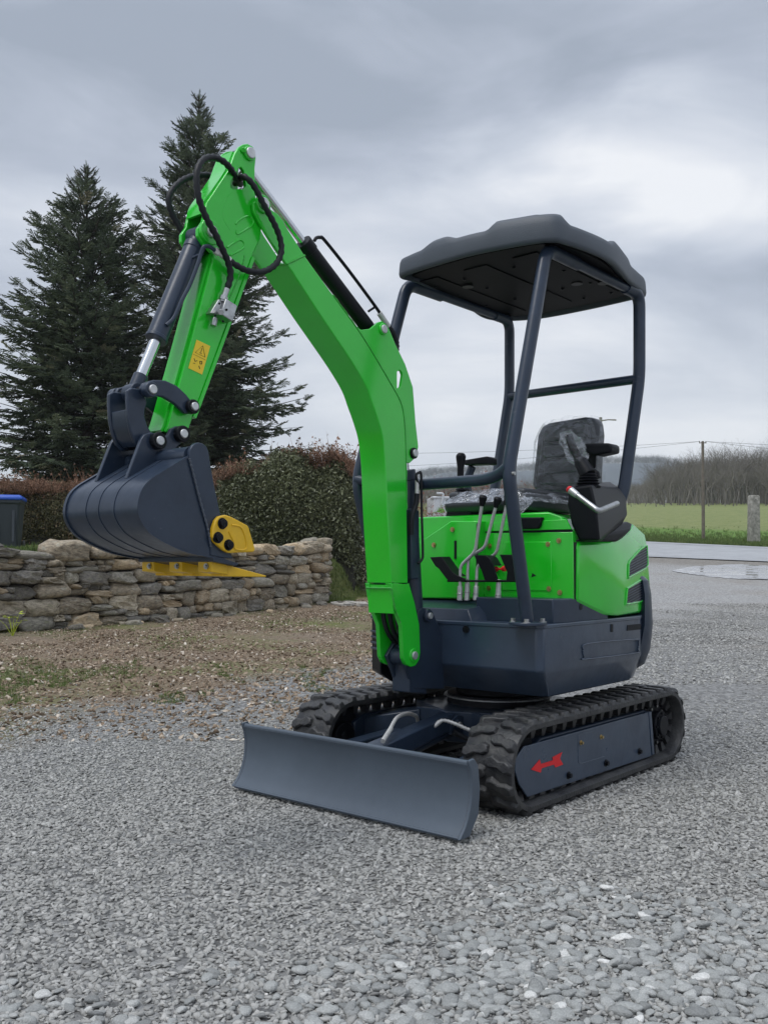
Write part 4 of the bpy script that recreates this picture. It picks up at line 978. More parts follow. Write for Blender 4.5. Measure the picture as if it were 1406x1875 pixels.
for gr in ([(1198, 862), (1205, 842), (1262, 780), (1296, 760), (1301, 862), (1288, 882), (1196, 932)], [(1190, 990), (1285, 932), (1289, 945), (1279, 1040), (1264, 1060), (1183, 1074)]):
    q = MB(); us = [g[0] for g in gr]; vs_ = [g[1] for g in gr]; st = 6.0; grid = {}
    u0, v0 = min(us) - st, min(vs_) - st
    nu, nv = int((max(us) - u0) / st) + 2, int((max(vs_) - v0) / st) + 2
    for i in range(nu):
        for k in range(nv):
            if not inside_poly(u0 + st * (i + .5), v0 + st * (k + .5), gr): continue
            ids = []
            for di, dk in ((0, 0), (1, 0), (1, 1), (0, 1)):
                key = (i + di, k + dk)
                if key not in grid: grid[key] = q.b.verts.new(on_quarter(u0 + st * key[0], v0 + st * key[1], .0016)[0])
                ids.append(grid[key])
            q.b.faces.new(ids)
    q.build('grille', M['mesh'], quarter)
    path = []
    for i in range(len(gr)):
        for k in range(5): f_ = k / 5; g2 = gr[(i + 1) % len(gr)]; path.append(on_quarter(gr[i][0] * (1 - f_) + g2[0] * f_, gr[i][1] * (1 - f_) + g2[1] * f_, .002)[0])
    MB().tube(path + [path[0]], .0048, 8).build('grille_frame', G_, quarter)
    v_ = min(vs_) + 8
    while v_ < max(vs_) + 70:          # slats rise towards the rear
        seg_ = [(u, v_ - (u - min(us)) * .52) for u in np.linspace(min(us), max(us), 28)]; seg_ = [s for s in seg_ if inside_poly(s[0], s[1], gr)]
        if len(seg_) > 2: MB().tube([on_quarter(*s, .004)[0] for s in seg_[::3] + [seg_[-1]]], .0022, 6).build('slat', M['slate'], quarter)
        v_ += 14
# far-side hood and bar seen between boom and console
MB().hull([(x, y, z) for x, y in ((.16, -.44), (-.35, -.44), (.16, -.24), (-.35, -.24)) for z in (.66, .90)] + [(-.3, -.40, .93), (.0, -.42, .92)]).build('side_hood', G_, ex, .015)
hose('side_rail', [(.20, -.42, .935), (.0, -.44, .945), (-.3, -.42, .95)], .010, M['plastic'])

# ---- swing bracket and boom foot
YB = .055
q = MB()
br = KY('4', [(575, 1245), (600, 1225), (650, 1232), (672, 1262), (728, 1390), (735, 1600), (742, 1742), (545, 1742), (495, 1600), (470, 1540), (560, 1380)], .040)
for s_ in (-1, 1): q.prism(br, .040 * s_, .026 * s_)

q.hull([(x, y, z) for x, z in ((.46, .36), (.60, .44), (.60, .52), (.43, .56), (.40, .36)) for y in (-.038, .038)])
sw = q.build('swing_bracket', D_, ex, .003)
pfoot = U(757, 1203, Y=YB)
MB().cyl((pfoot.x, -.040, pfoot.z), (pfoot.x, .040, pfoot.z), .030, 28).build('pivot_tube', D_, sw, .003)
MB().hull([(pfoot.x, -.036, pfoot.z + .01), (pfoot.x, .036, pfoot.z + .01), (pfoot.x, -.03, pfoot.z - .03), (pfoot.x, .03, pfoot.z - .03), (.60, -.04, .36), (.60, .04, .36), (.50, -.037, .345), (.50, .037, .345), (.55, -.037, .52), (.55, .037, .52)]).build('bracket_nose', D_, sw, .004)
pp = K('4', 627, 1275, Y=.040); pin(pp, (0, 1, 0), .0115, .022, sw, .022, D_, .014)
hp = [(pfoot.x - .03, 0, .72), (pfoot.x - .04, 0, .62), (pfoot.x - .06, 0, .52)]
for k, dy in enumerate((-.028, -.009, .010, .028)):
    hose('hydraulic_hose', [(.62, dy, .74), (.66 - .012 * k, dy * 1.05, .66), (.64 - .01 * k, dy, .57), (.56, dy, .50)], .0085, M['hose'], seg=8)

# ---- boom
ridge = [(525, 482), (582, 570), (611, 613), (645, 664), (670, 707), (682, 740), (692, 769), (701, 803), (706, 855), (709, 933), (714, 1019), (717, 1068)]
outer = [(747, 1068), (745, 933), (743, 818), (740, 766), (733, 735), (713, 698), (662, 613), (610, 540), (558, 468)]
sp1 = smooth([(p[0], p[1], 0) for p in ridge], 4); sp2 = smooth([(p[0], p[1], 0) for p in outer], 4)
inn = [U(p.x, p.y, Y=YB) for p in sp1]; oun = [U(p.x, p.y, Y=YB) for p in sp2]
boom = MB().prism([(p.x, p.z) for p in inn + oun], -YB, YB).build('boom', G_, ex, .0035, 2, sharp=.35)
weld([U(p[0], p[1], Y=YB) for p in outer[1:-1]], M['greenweld'], boom, .0022)
gus = [(655, 600), (662, 604), (678, 602), (692, 590), (699, 588), (706, 592), (712, 601), (724, 630), (742, 667), (756, 709), (761, 774), (766, 818), (761, 838), (750, 848), (741, 846), (735, 760), (700, 690), (660, 620)]
slot_ = [(727, 681), (731, 677), (735, 680), (737, 686), (734, 707), (730, 713), (727, 710)]
for s_ in (1, -1):
    MB().prism([(U(x, y, Y=.051).x, U(x, y, Y=.051).z) for x, y in gus], .041 * s_, .051 * s_, holes=[[(U(x, y, Y=.051).x, U(x, y, Y=.051).z) for x, y in slot_]]).build('boom_gusset', G_, boom, .0015)
MB().prism([(U(x, y, Y=.051).x, U(x, y, Y=.051).z) for x, y in ((712, 625), (722, 640), (740, 690), (748, 730), (744, 728), (735, 692), (716, 645))][:0] or [(.60, 1.30), (.62, 1.30), (.62, 1.34), (.60, 1.34)], -.041, .041).build('gusset_web', G_, boom)
pin(U(757, 830, Y=.052), (0, 1, 0), .013, .012, boom, .019, M['plastic'], .006)
ap = U(701, 603, Y=.052); pin(ap, (0, 1, 0), .014, .010, boom, .019, G_, .005)
ear = [(464, 372), (470, 366), (480, 364), (492, 374), (497, 384), (508, 391), (519, 404), (526, 418), (558, 468), (525, 484), (507, 458), (489, 430), (474, 405), (465, 386)]
for s_ in (1, -1): MB().prism([(U(x, y, Y=YB).x, U(x, y, Y=YB).z) for x, y in ear], .045 * s_, YB * s_).build('boom_ear', G_, boom, .002)
weld([U(525, 484, Y=YB), U(541, 476, Y=YB + .001), U(558, 468, Y=YB)], M['greenweld'], boom, .003)
weld([U(525, 484, Y=YB), U(498, 486, X=U(525, 484, Y=YB).x + .001)], M['greenweld'], boom, .003)
bp2 = U(481, 374, Y=.056); pin(bp2, (0, 1, 0), .017, .012, boom, .026, G_, .006)
# fork at the foot
fk = [(715, 1068), (748, 1070), (758, 1105), (766, 1143), (768, 1195), (766, 1208), (759, 1219), (750, 1221), (742, 1216), (737, 1205), (734, 1146), (724, 1120), (718, 1090)]
fk2 = [(U(x, y, Y=YB).x, U(x, y, Y=YB).z) for x, y in fk]
for s_ in (1, -1): MB().prism(fk2, .042 * s_, (YB + .004) * s_).build('foot_fork', G_, boom, .002)
fx = U(717, 1068, Y=YB).x
MB().hull([(fx, y, z) for y in (-YB, YB) for z in (U(670, 1077, X=fx).z + .012,)] + [(fx - .01, y, U(672, 1122, X=fx).z) for y in (-YB, YB)] + [(fx - .03, y, z) for y in (-YB, YB) for z in (U(670, 1077, X=fx).z + .012, U(672, 1122, X=fx).z)]).build('foot_plate', G_, boom, .001)
weld([U(671, 1076, X=fx + .002), U(717, 1077, X=fx + .002)], M['greenweld'], boom, .004)
weld([U(717, 1077, Y=YB + .004), U(722, 1110, Y=YB + .004), U(733, 1140, Y=YB + .004)], M['greenweld'], boom, .003)
pin(U(757, 1200, Y=YB + .004), (0, 1, 0), .014, .010, boom, .024, G_, .004)
weld([U(x, y, Y=YB) for x, y in ((717, 1065), (735, 1071), (748, 1070))], M['greenweld'], boom, .003)

# boom cylinder behind the boom, guard and pipes
top_ = U(757, 830, Y=.052); top_ = Vector((top_.x - .005, 0, top_.z - .02))
MB().cyl((top_.x, 0, top_.z), (top_.x - .03, 0, .95), .020, 20).build('boom_cylinder_rod', M['chrome'], ex)
MB().cyl((top_.x - .015, 0, 1.10), (top_.x - .06, 0, .60), .036, 24).cyl((top_.x - .008, 0, 1.125), (top_.x - .015, 0, 1.09), .039, 24).build('boom_cylinder', D_, ex, .003)
MB().prism(KY('4', [(520, 600), (545, 590), (572, 610), (575, 1040), (522, 1045)], .045), .030, .052).build('boom_cylinder_guard', D_, ex, .003)
hose('hydraulic_pipe', [K('4', 575, 440, Y=.065), K('4', 562, 385, Y=.065), K('4', 578, 368, Y=.065), K('4', 594, 385, Y=.065), K('4', 597, 600, Y=.065), K('4', 604, 860, Y=.065), K('4', 600, 915, Y=.065), K('4', 575, 945, Y=.065)], .0045, M['hose'], seg=8)
MB().cyl(K('4', 568, 415, Y=.062), K('4', 568, 505, Y=.062), .007, 12).build('hose_fitting', SH, ex)
hose('hydraulic_hose', [K('4', 568, 500, Y=.062), K('4', 560, 570, Y=.06), K('4', 535, 650, Y=.055), K('4', 530, 760, Y=.05)], .009, M['hose'])

# arm cylinder on top of the boom
tipn = U(457, 281, Y=.045); tip = Vector((tipn.x, 0, tipn.z)); foot = Vector((ap.x, 0, ap.z))
ax = (tip - foot); Lc = ax.length; ax.normalize()
def alng(px, py):
    """distance along the arm cylinder nearest to this pixel, taken on Y = 0"""
    p = U(px, py, Y=0); return (p - foot).dot(ax)
s1, s0 = alng(561, 436), alng(673, 590)
off_ = U(561, 436, Y=0) - (foot + ax * s1)
MB().cyl(foot + ax * s1, tip, .0125, 20).build('arm_cylinder_rod', M['chrome'], ex)
ac = MB().cyl(foot + ax * .02, foot + ax * s1, .0245, 28).cyl(foot + ax * (s1 - .035), foot + ax * (s1 + .004), .0275, 28).build('arm_cylinder', M['plastic'], ex, .002)
MB().cyl(foot - Vector((0, .03, 0)), foot + Vector((0, .03, 0)), .024, 20).cyl(tip - Vector((0, .026, 0)), tip + Vector((0, .026, 0)), .022, 20).build('cylinder_eye', M['plastic'], ac, .002)
nrm = Vector((-ax.z, 0, ax.x)); nrm = nrm if nrm.x < 0 else -nrm
hose('hydraulic_pipe', [K('3', 478, 705, Y=.0), K('3', 490, 688, Y=.0), K('3', 515, 685, Y=.0), K('3', 545, 705, Y=.0), K('3', 700, 900, Y=.0), K('3', 870, 1130, Y=0), K('3', 905, 1185, Y=0)], .0055, M['plastic'])
MB().cyl(K('3', 893, 1170, Y=0), K('3', 955, 1262, Y=0), .0095, 12).build('hose_fitting', SH, ex)
hose('hydraulic_hose', [K('3', 950, 1255, Y=0), K('3', 985, 1310, Y=.0), K('3', 1005, 1380, Y=.0), K('3', 990, 1480, Y=0)], .010, M['hose'], rib=.12)
MB().cyl(K('3', 825, 1160, Y=0), K('3', 870, 1130, Y=0), .004, 8).build('pipe_clip', M['plastic'], ac)

# ---- arm
YA = .042
def mid(a, b, f=.5): return (a[0] + (b[0] - a[0]) * f, a[1] + (b[1] - a[1]) * f)
aup = [(419, 312), (430, 282), (438, 269), (446, 264), (454, 263), (463, 268), (468, 278), (469, 290), (467, 308), (467, 340), (469, 366), (476, 395), (479, 420), (477, 436), (462, 467), (343, 790), (325, 800), (304, 790), (310, 774), (388, 486), (392, 466), (372, 446), (363, 432), (363, 418), (372, 405), (379, 372)]
hole = [(441, 307), (446, 306), (449, 313), (451, 330), (447, 344), (430, 346), (423, 341), (423, 331), (436, 318)]
hl = [(K('1', u, v, Y=YA).x, K('1', u, v, Y=YA).z) for u, v in ((870, 300), (905, 240), (922, 232), (940, 258), (945, 300), (952, 355), (935, 372), (875, 374), (855, 362), (855, 325))]
apf = [(U(x, y, Y=YA).x, U(x, y, Y=YA).z) for x, y in aup]
arm = MB().prism(apf, .030, YA, holes=[hl]).prism(apf, -.030, -YA, holes=[hl]).build('arm', G_, ex, .0025)
# box between the side plates: front plates following the ridge, and the back plate
def strip(px_pts, th, name, y=.030, m=G_, parent=arm, sgn=1, nsm=5):
    c = smooth([U(x, y_, Y=YA) for x, y_ in px_pts], nsm); o = []
    for i, p in enumerate(c):
        d = (c[min(i + 1, len(c) - 1)] - c[max(i - 1, 0)]).normalized(); n = Vector((-d.z, 0, d.x)) * sgn; o.append(p + n * th)
    pts = [(p.x, p.z) for p in c] + [(p.x, p.z) for p in reversed(o)]
    return MB().prism(pts, -y, y).build(name, m, parent)
strip([(435, 278), (421, 313), (400, 345), (381, 372), (376, 392)], .008, 'arm_front_plate', sgn=1)
low = [(394, 466), (389, 483), (369, 556), (350, 628), (330, 701), (311, 771), (303, 790)]
strip(low, .008, 'arm_front_plate', sgn=1, y=.0302)
strip([(469, 366), (478, 420), (476, 437), (462, 468), (432, 549), (403, 628), (373, 709), (343, 790)], .008, 'arm_back_plate', sgn=-1)
strip([(461, 470), (432, 549), (403, 628), (373, 709), (353, 763)], .010, 'arm_flange', y=YA + .004, sgn=-1)
weld([U(x, y, Y=YA) for x, y in ((448, 468), (440, 500), (418, 552))], M['greenweld'], arm, .002)
pin(tipn, (0, 1, 0), .0155, .010, arm, .020, G_, .004)
MB().cyl(K('1', 935, 122, Y=YA), K('1', 935, 122, Y=YA + .008), .007, 14).build('boss', G_, arm, .001)
bcp = K('1', 712, 655, Y=YA); pin(bcp, (0, 1, 0), .0165, .020, arm, .034, G_, .012)
for pts in ([(885, 600), (905, 575), (960, 548), (990, 560), (1000, 590), (985, 610)], [(830, 748), (900, 703), (930, 708), (940, 735), (925, 760), (850, 800)], [(890, 640), (900, 662), (985, 612)]):
    MB().tube(smooth([K('1', u, v, Y=YA) for u, v in pts], 5), .0030, 8).build('pressing', G_, arm)
MB().tube(smooth([K('1', u, v, Y=YA - .001) for u, v in ((860, 395), (815, 450), (805, 560), (850, 640))], 6), .0016, 8).build('pressing', G_, arm)
MB().tube(smooth([K('1', u, v, Y=YA) for u, v in ((660, 610), (690, 560), (700, 545))], 4), .004, 8).build('pressing', G_, arm)
# warning sticker with its printed triangle
def decal(pts, m, name, off=.0006, th=.0006, parent=arm, Y=YA): return MB().prism(pts, Y + off, Y + off + th).build(name, m, parent)
stc = [(360, 622), (385, 634), (370, 686), (345, 674)]
def sq(a, b):  # bilinear place on the sticker, a across 0..1, b down 0..1
    p0, p1, p2, p3 = [U(x, y, Y=YA) for x, y in stc]; p = p0.lerp(p1, a).lerp(p3.lerp(p2, a), b); return (p.x, p.z)
decal([sq(0, 0), sq(1, 0), sq(1, 1), sq(0, 1)], M['stick'], 'warning_sticker')
def dline(pts, w_, name='sticker_print'):
    v3 = [Vector((sq(*p)[0], YA + .0014, sq(*p)[1])) for p in pts]; return MB().tube(v3, w_, 4, flat=1).build(name, M['ink'], arm)
dline([(.5, .10), (.86, .42), (.14, .42), (.5, .10), (.86, .42)], .0008)
dline([(.5, .19), (.5, .33)], .0009); dline([(.42, .36), (.58, .36)], .0008)
dline([(.18, .62), (.30, .70), (.42, .64)], .0011); dline([(.60, .62), (.74, .60), (.78, .68), (.66, .70), (.60, .63)], .0012); dline([(.62, .78), (.74, .86)], .0012); dline([(.20, .78), (.34, .76)], .0007)
dline([(.04, .5), (.96, .5)], .0004)
# valve block with fittings
vb = KY('1', [(772, 1092), (846, 1138), (815, 1240), (742, 1192)], YA)
va = MB().prism(vb, YA, YA + .034).build('valve_block', M['zinc'], arm, .002)
va2 = KY('1', [(690, 1180), (745, 1090), (772, 1092), (742, 1192)], YA); MB().prism(va2, YA, YA + .022).build('valve_body', M['zinc'], arm, .002)
for u, v in ((788, 1110), (835, 1150), (762, 1188), (812, 1225)): MB().cyl(K('1', u - 8, v, Y=YA + .033), K('1', u - 8, v, Y=YA + .037), .0032, 12).build('screw', M['plastic'], va)
MB().cyl(K('1', 790, 1165, Y=YA + .03), K('1', 790, 1165, Y=YA + .046), .009, 6).build('plug', M['zinc'], va, .001)
MB().cyl(K('1', 752, 1205, Y=YA + .018), K('1', 740, 1255, Y=YA + .018), .009, 6).build('plug', M['zinc'], va, .001)
MB().cyl(K('1', 800, 1100, Y=YA + .02), K('1', 828, 1015, Y=YA + .024), .0085, 14).cyl(K('1', 802, 1090, Y=YA + .02), K('1', 810, 1066, Y=YA + .021), .012, 6).build('hose_fitting', M['zinc'], va)
# hoses of the arm
def path1(pts): return [K('1', u, v, Y=y) for u, v, y in pts]
hose('hydraulic_hose', path1([(918, 345, -.01), (885, 300, .03), (845, 232, .055), (790, 185, .06), (730, 168, .065), (672, 190, .07), (637, 260, .075), (635, 345, .078), (650, 440, .08), (697, 560, .08), (755, 665, .078), (805, 770, .075), (842, 860, .07), (852, 935, .066), (832, 1010, .064)]), .0088, rib=.13, pitch=.019)
hose('hydraulic_hose', path1([(880, 340, -.02), (915, 305, .03), (945, 296, .06), (1000, 350, .072), (1075, 490, .08), (1130, 590, .082), (1170, 690, .082), (1178, 780, .082), (1140, 860, .08), (1060, 905, .078), (960, 898, .074), (880, 858, .07), (840, 830, .066)]), .0086, rib=.13, pitch=.019)
hose('hydraulic_hose', path1([(760, 300, -.06), (700, 285, -.07), (620, 290, -.075), (540, 322, -.075), (475, 385, -.075), (455, 455, -.075), (480, 540, -.075), (520, 610, -.07), (570, 690, -.06)]), .0092, rib=.13, pitch=.019)
MB().cyl(K('1', 845, 835, Y=.066), K('1', 752, 768, Y=.062), .0072, 14).cyl(K('1', 830, 824, Y=.066), K('1', 845, 835, Y=.067), .0105, 8).cyl(K('1', 752, 768, Y=.062), K('1', 775, 785, Y=.063), .0098, 6).build('hose_fitting', SH, ex)
hose('hydraulic_pipe', path1([(752, 768, .062), (712, 742, .060), (680, 748, .056), (662, 790, .052), (640, 860, .050), (590, 990, .046), (540, 1090, .042), (490, 1200, .036), (440, 1250, .030)]), .0055, D_)

# ---- bucket cylinder
ctop = Vector((bcp.x, 0, bcp.z)); rl_ = U(272, 714, Y=.062)
cbot = Vector((rl_.x, 0, rl_.z)); ax2 = (cbot - ctop); L2 = ax2.length; ax2.normalize()
e1 = (U(287, 621, Y=0) - ctop).dot(ax2); e2 = (U(257, 690, Y=0) - ctop).dot(ax2)
bc = MB().cyl(ctop + ax2 * .035, ctop + ax2 * e1, .0275, 32).cyl(ctop + ax2 * (e1 - .008), ctop + ax2 * (e1 + .003), .0295, 32).cyl(ctop + ax2 * .03, ctop + ax2 * .05, .0295, 32).build('bucket_cylinder', D_, ex, .002)
MB().cyl(ctop - Vector((0, .028, 0)), ctop + Vector((0, .028, 0)), .026, 24).cyl(ctop, ctop + ax2 * .04, .022, 20).build('cylinder_eye', D_, bc, .002)
MB().cyl(ctop + ax2 * e1, ctop + ax2 * e2, .0145, 24).build('bucket_cylinder_rod', M['chrome'], ex)
MB().cyl(ctop + ax2 * (e2 - .005), cbot, .019, 20).cyl(cbot - Vector((0, .022, 0)), cbot + Vector((0, .022, 0)), .024, 20).build('rod_eye', D_, ex, .002)
MB().tube([K('1', 600, 822, Y=.02), K('1', 640, 800, Y=.045), K('1', 655, 800, Y=.05)], .004, 8).build('pipe_clip', D_, bc)

# ---- links
lk = KY('2', [(560, 250), (575, 215), (640, 195), (715, 198), (790, 232), (850, 290), (890, 340), (905, 380), (880, 412), (840, 412), (815, 385), (770, 345), (700, 305), (640, 295), (610, 305), (580, 290)], .062)
for s_ in (1, -1): MB().prism(lk, .049 * s_, .062 * s_).build('guide_link', D_, ex, .003)
q_ = K('2', 605, 262, Y=.062)
pin(q_, (0, 1, 0), .0118, .024, ex, .0195, D_, .018)
q2 = K('2', 880, 370, Y=.062); pin(q2, (0, 1, 0), .0112, .020, ex, .0190, M['plastic'], .013)
MB().cyl((q_.x, -.085, q_.z), (q_.x, .078, q_.z), .014, 16).cyl((q2.x, -.07, q2.z), (q2.x, .07, q2.z), .014, 16).build('link_shaft', M['plastic'], ex, .002)
MB().cyl((q_.x, -.090, q_.z), (q_.x, -.066, q_.z), .022, 18).build('collar', D_, ex, .002)
hk = KY('2', [(470, 262), (500, 245), (560, 255), (585, 300), (600, 340), (585, 390), (583, 430), (600, 490), (628, 535), (640, 570), (620, 620), (560, 640), (520, 600), (492, 520), (476, 430), (470, 330)], .046)
hl_ = MB().prism(hk, .034, .046).prism(hk, -.034, -.046)
inn_ = KY('2', [(482, 380), (583, 400), (584, 430), (600, 490), (628, 535), (625, 600), (560, 620), (515, 560), (490, 480)], .046)
hl_.prism(inn_, -.034, .034)
hl_.build('bucket_link', D_, ex, .003)

# ---- bucket
YK = .20; YF_ = -.12
face = KY('2', [(860, 690), (845, 705), (700, 790), (625, 838), (575, 890), (547, 960), (540, 1030), (556, 1090), (600, 1160), (660, 1208), (760, 1262), (880, 1305), (1000, 1335), (1010, 1290), (960, 1060), (905, 850)], YK)
curve = smooth([(x, 0, z) for x, z in KY('2', [(862, 690), (700, 790), (625, 838), (575, 890), (547, 960), (540, 1030), (556, 1090), (600, 1160), (660, 1208), (760, 1262), (880, 1308), (1100, 1350)], YK)], 5)
def shell(name, y0, y1, th, m, parent, off=0.0):
    a = []; b_ = []
    for i, p in enumerate(curve):
        d = (curve[min(i + 1, len(curve) - 1)] - curve[max(i - 1, 0)]).normalized(); n = Vector((-d.z, 0, d.x))
        if n.dot(p - Vector((1.60, 0, .93))) < 0: n = -n
        a.append(p + n * off); b_.append(p + n * (off - th))
    return MB().prism([(p.x, p.z) for p in a] + [(p.x, p.z) for p in reversed(b_)], y0, y1).build(name, m, parent, 0.0, sharp=.45)
BM = M['slate']
bk = shell('bucket', YF_ + .006, YK - .006, .008, BM, ex)
for y0 in (-.030, .026, .092): shell('wear_strip', y0, y0 + .010, .004, BM, bk, .0014)
shell('edge_band', YK - .008, YK + .001, .004, BM, bk, .0025); shell('edge_band', YF_ - .001, YF_ + .010, .005, BM, bk, .004)
side_ = KY('2', [(865, 690), (700, 790), (625, 838), (575, 890), (547, 960), (540, 1030), (556, 1090), (600, 1160), (660, 1208), (760, 1262), (880, 1308), (1010, 1335)], YK)
edge_ = KY('2', [(868, 650), (880, 625), (900, 605), (925, 598), (952, 606), (975, 625), (988, 655), (1000, 740), (1025, 880), (1065, 1065), (1100, 1220), (1145, 1345), (1080, 1340), (1000, 1325), (1000, 1270), (960, 1070), (905, 850), (866, 700)], YK)
for s_ in (1, -1):
    e0 = YK if s_ > 0 else -YF_
    MB().prism(side_ + KY('2', [(1000, 1270), (960, 1070), (905, 850)], YK), e0 * s_, (e0 - .008) * s_).build('bucket_side', BM, bk, .0015)
    MB().prism(edge_, (e0 + .003) * s_, (e0 - .010) * s_).build('side_edge', BM, bk, .002)
weld(y3(KY('2', [(862, 700), (885, 790), (920, 930), (955, 1060), (985, 1170), (1000, 1270)], YK), YK + .004), M['slateweld'], bk, .0028)
q = MB(); tt = K('2', 925, 655, Y=YK)
q.cyl((tt.x + .012, YF_ + .01, tt.z - .012), (tt.x + .012, YK - .01, tt.z - .012), .024, 24)
q.build('torsion_tube', BM, bk)
c0_ = curve[0]; MB().hull([(c0_.x, y, c0_.z) for y in (YF_ + .01, .19)] + [(c0_.x + .02, y, c0_.z - .02) for y in (YF_ + .01, .19)] + [(tt.x, y, tt.z - .03) for y in (YF_ + .01, .19)] + [(tt.x + .02, y, tt.z) for y in (YF_ + .01, .19)]).build('top_plate', BM, bk)
earp = KY('2', [(565, 575), (585, 545), (625, 532), (672, 540), (712, 572), (740, 545), (755, 510), (790, 492), (835, 500), (858, 535), (850, 580), (820, 605), (780, 640), (700, 690), (690, 725), (500, 832), (470, 830)], .075)
for s_ in (1, -1): MB().prism(earp, .060 * s_, .073 * s_).build('bucket_ear', BM, bk, .002)
for u, v, r_ in ((660, 590, .0118), (812, 545, .0118)):
    p = K('2', u, v, Y=.075); pin(p, (0, 1, 0), r_, .018, bk, .0215, M['plastic'], .014)
    MB().cyl((p.x, -.09, p.z), (p.x, .07, p.z), .014, 18).cyl((p.x, -.088, p.z), (p.x, -.074, p.z), .021, 18).build('pin_shaft', M['plastic'], bk, .002)
# lip, teeth and side cutters
lz = K('2', 1190, 1385, Y=YK).z; lx = K('2', 1190, 1385, Y=YK).x; bx_ = 1.70
MB().hull([(lx, y, lz + .003) for y in (YF_, YK)] + [(lx + .010, y, lz - .004) for y in (YF_, YK)] + [(lx + .085, y, lz + .008) for y in (YF_, YK)] + [(lx + .085, y, lz + .024) for y in (YF_, YK)]).build('lip', BM, bk, .0015)
tz = K('2', 955, 1375, Y=.15); tp = K('2', 1315, 1440, Y=.15)
for yc in (.157, .036, -.085):
    tb = MB(); w_ = .027
    tb.hull([(tz.x, yc + s_ * w_, tz.z + .005) for s_ in (-1, 1)] + [(tz.x, yc + s_ * w_, tz.z - .022) for s_ in (-1, 1)] + [(tz.x - .055, yc + s_ * w_, tz.z - .030) for s_ in (-1, 1)] + [(tz.x - .05, yc + s_ * w_, tz.z + .003) for s_ in (-1, 1)])
    tb.hull([(tz.x - .035, yc + s_ * w_ * .8, tz.z + .000) for s_ in (-1, 1)] + [(tz.x - .04, yc + s_ * w_ * .8, tz.z - .034) for s_ in (-1, 1)] + [(tp.x, yc + s_ * w_ * .85, tp.z - .006) for s_ in (-1, 1)] + [(tp.x, yc + s_ * w_ * .85, tp.z - .010) for s_ in (-1, 1)])
    to = tb.build('tooth', M['yellow'], bk, .003)
    bolt((tz.x + .002, yc + .010, tz.z - .008), (1, 0, 0), .005, .006, M['zinc'], bk)
cut = KY('2', [(1000, 1150), (1018, 1098), (1040, 1074), (1080, 1065), (1115, 1076), (1222, 1132), (1232, 1150), (1272, 1288), (1262, 1304), (1105, 1310), (1070, 1292), (1012, 1240), (996, 1205)], YK + .003)
for y0, y1 in ((YK + .003, YK + .016), (YF_ - .003, YF_ - .016)): co_ = MB().prism(cut, y0, y1).build('side_cutter', M['yellow'], bk, .003, 2); 
MB().tube(smooth([K('2', u, v, Y=YK + .016) for u, v in ((1140, 1130), (1205, 1150), (1238, 1275), (1165, 1285), (1150, 1230), (1120, 1170))], 4), .0028, 6).build('pressing', M['yellow'], bk)
for u, v in ((1080, 1120), (1052, 1210), (1120, 1258)):
    p = K('2', u, v, Y=YK + .016); MB().cyl(p - Vector((0, .004, 0)), p + Vector((0, .002, 0)), .0145, 24).cyl(p, p + Vector((0, .010, 0)), .0105, 20).cyl(p + Vector((0, .0095, 0)), p + Vector((0, .011, 0)), .006, 6).build('bolt', M['plastic'], bk, .001)

# ---- canopy frame
R_ = .0245
YA_ = .41
pa_top = U(1000, 458, Y=YA_); pc_top = U(1170, 548, Y=YA_)
zt_ = pa_top.z
def post(path, name='canopy_post', r=R_, n=8): return MB().tube(smooth(path, n) if n else path, r, 16, flat=.85).build(name, D_, ex, sharp=1.0)
A = lambda x, z: Vector((x, YA_, z))
ZR = zt_ + .006
a_f = U(966, 1132, Y=YA_); a_b = U(930, 862, Y=YA_)
nearf = [Vector((a_f.x, YA_, .600)), Vector((a_b.x, YA_, a_b.z)), Vector((pa_top.x, YA_, ZR)), Vector((pc_top.x, YA_, ZR))]
cr1 = U(1170, 690, Y=YA_); cr0 = U(1143, 905, Y=YA_)
rearp = [Vector((cr0.x + .05, YA_ - .05, .95)), Vector((cr0.x - .0, YA_ - .005, 1.07)), Vector((cr1.x, YA_, cr1.z)), Vector((pc_top.x + .0, YA_, ZR)), Vector((pc_top.x + .12, YA_, ZR))]
YF = -.197
def mir(p): return Vector((p.x, YF - (.045 if .7 < p.z < 1.3 and p.x > 0 else 0), p.z))
post(bent(nearf[:3] + [nearf[2].lerp(nearf[3], .30)], .055), n=0); post(bent(rearp, .055), n=0)
post(bent([mir(p) for p in nearf[:3]] + [mir(nearf[2].lerp(nearf[3], .30))], .055), n=0); post(bent([mir(p) for p in rearp], .055), n=0)
for y_ in (YA_, YF): MB().tube([(nearf[2].x - .16, y_, ZR), (pc_top.x + .10, y_, ZR)], R_ * .72, 14).build('roof_rail', D_, ex)
cb_ = [Vector((cr1.x + .01, YA_, cr1.z - .01)), Vector((cr1.x + .01, YF, cr1.z - .01))]
MB().tube(cb_, .0185, 14).build('cross_bar', D_, ex)
hb = [Vector((a_b.x + .0, YA_, a_b.z + .012)), Vector((a_b.x - .015, YA_ - .05, a_b.z - .012)), Vector((a_b.x - .02, YA_ - .11, a_b.z - .022)), Vector((a_b.x - .025, YF + .1, a_b.z - .022)), Vector((a_b.x, YF - .045, a_b.z + .01))]
MB().tube(bent(hb, .03), .0195, 14).build('handle_bar', D_, ex, sharp=1.0)
for y_ in (YA_, YF):
    fl = MB().cyl((a_f.x, y_, .600), (a_f.x, y_, .610), .062, 28).build('post_flange', D_, ex, .002)
    for k in range(4):
        a = math.pi * (k / 2 + .15); bolt((a_f.x + math.cos(a) * .048, y_ + math.sin(a) * .048, .610), (0, 0, 1), .0085, .012, M['zinc'], fl)
MB().cyl(nearf[1] + Vector((.002, .018, -.01)), nearf[1] + Vector((.002, .027, -.01)), .006, 12).build('screw', M['zinc'], ex)

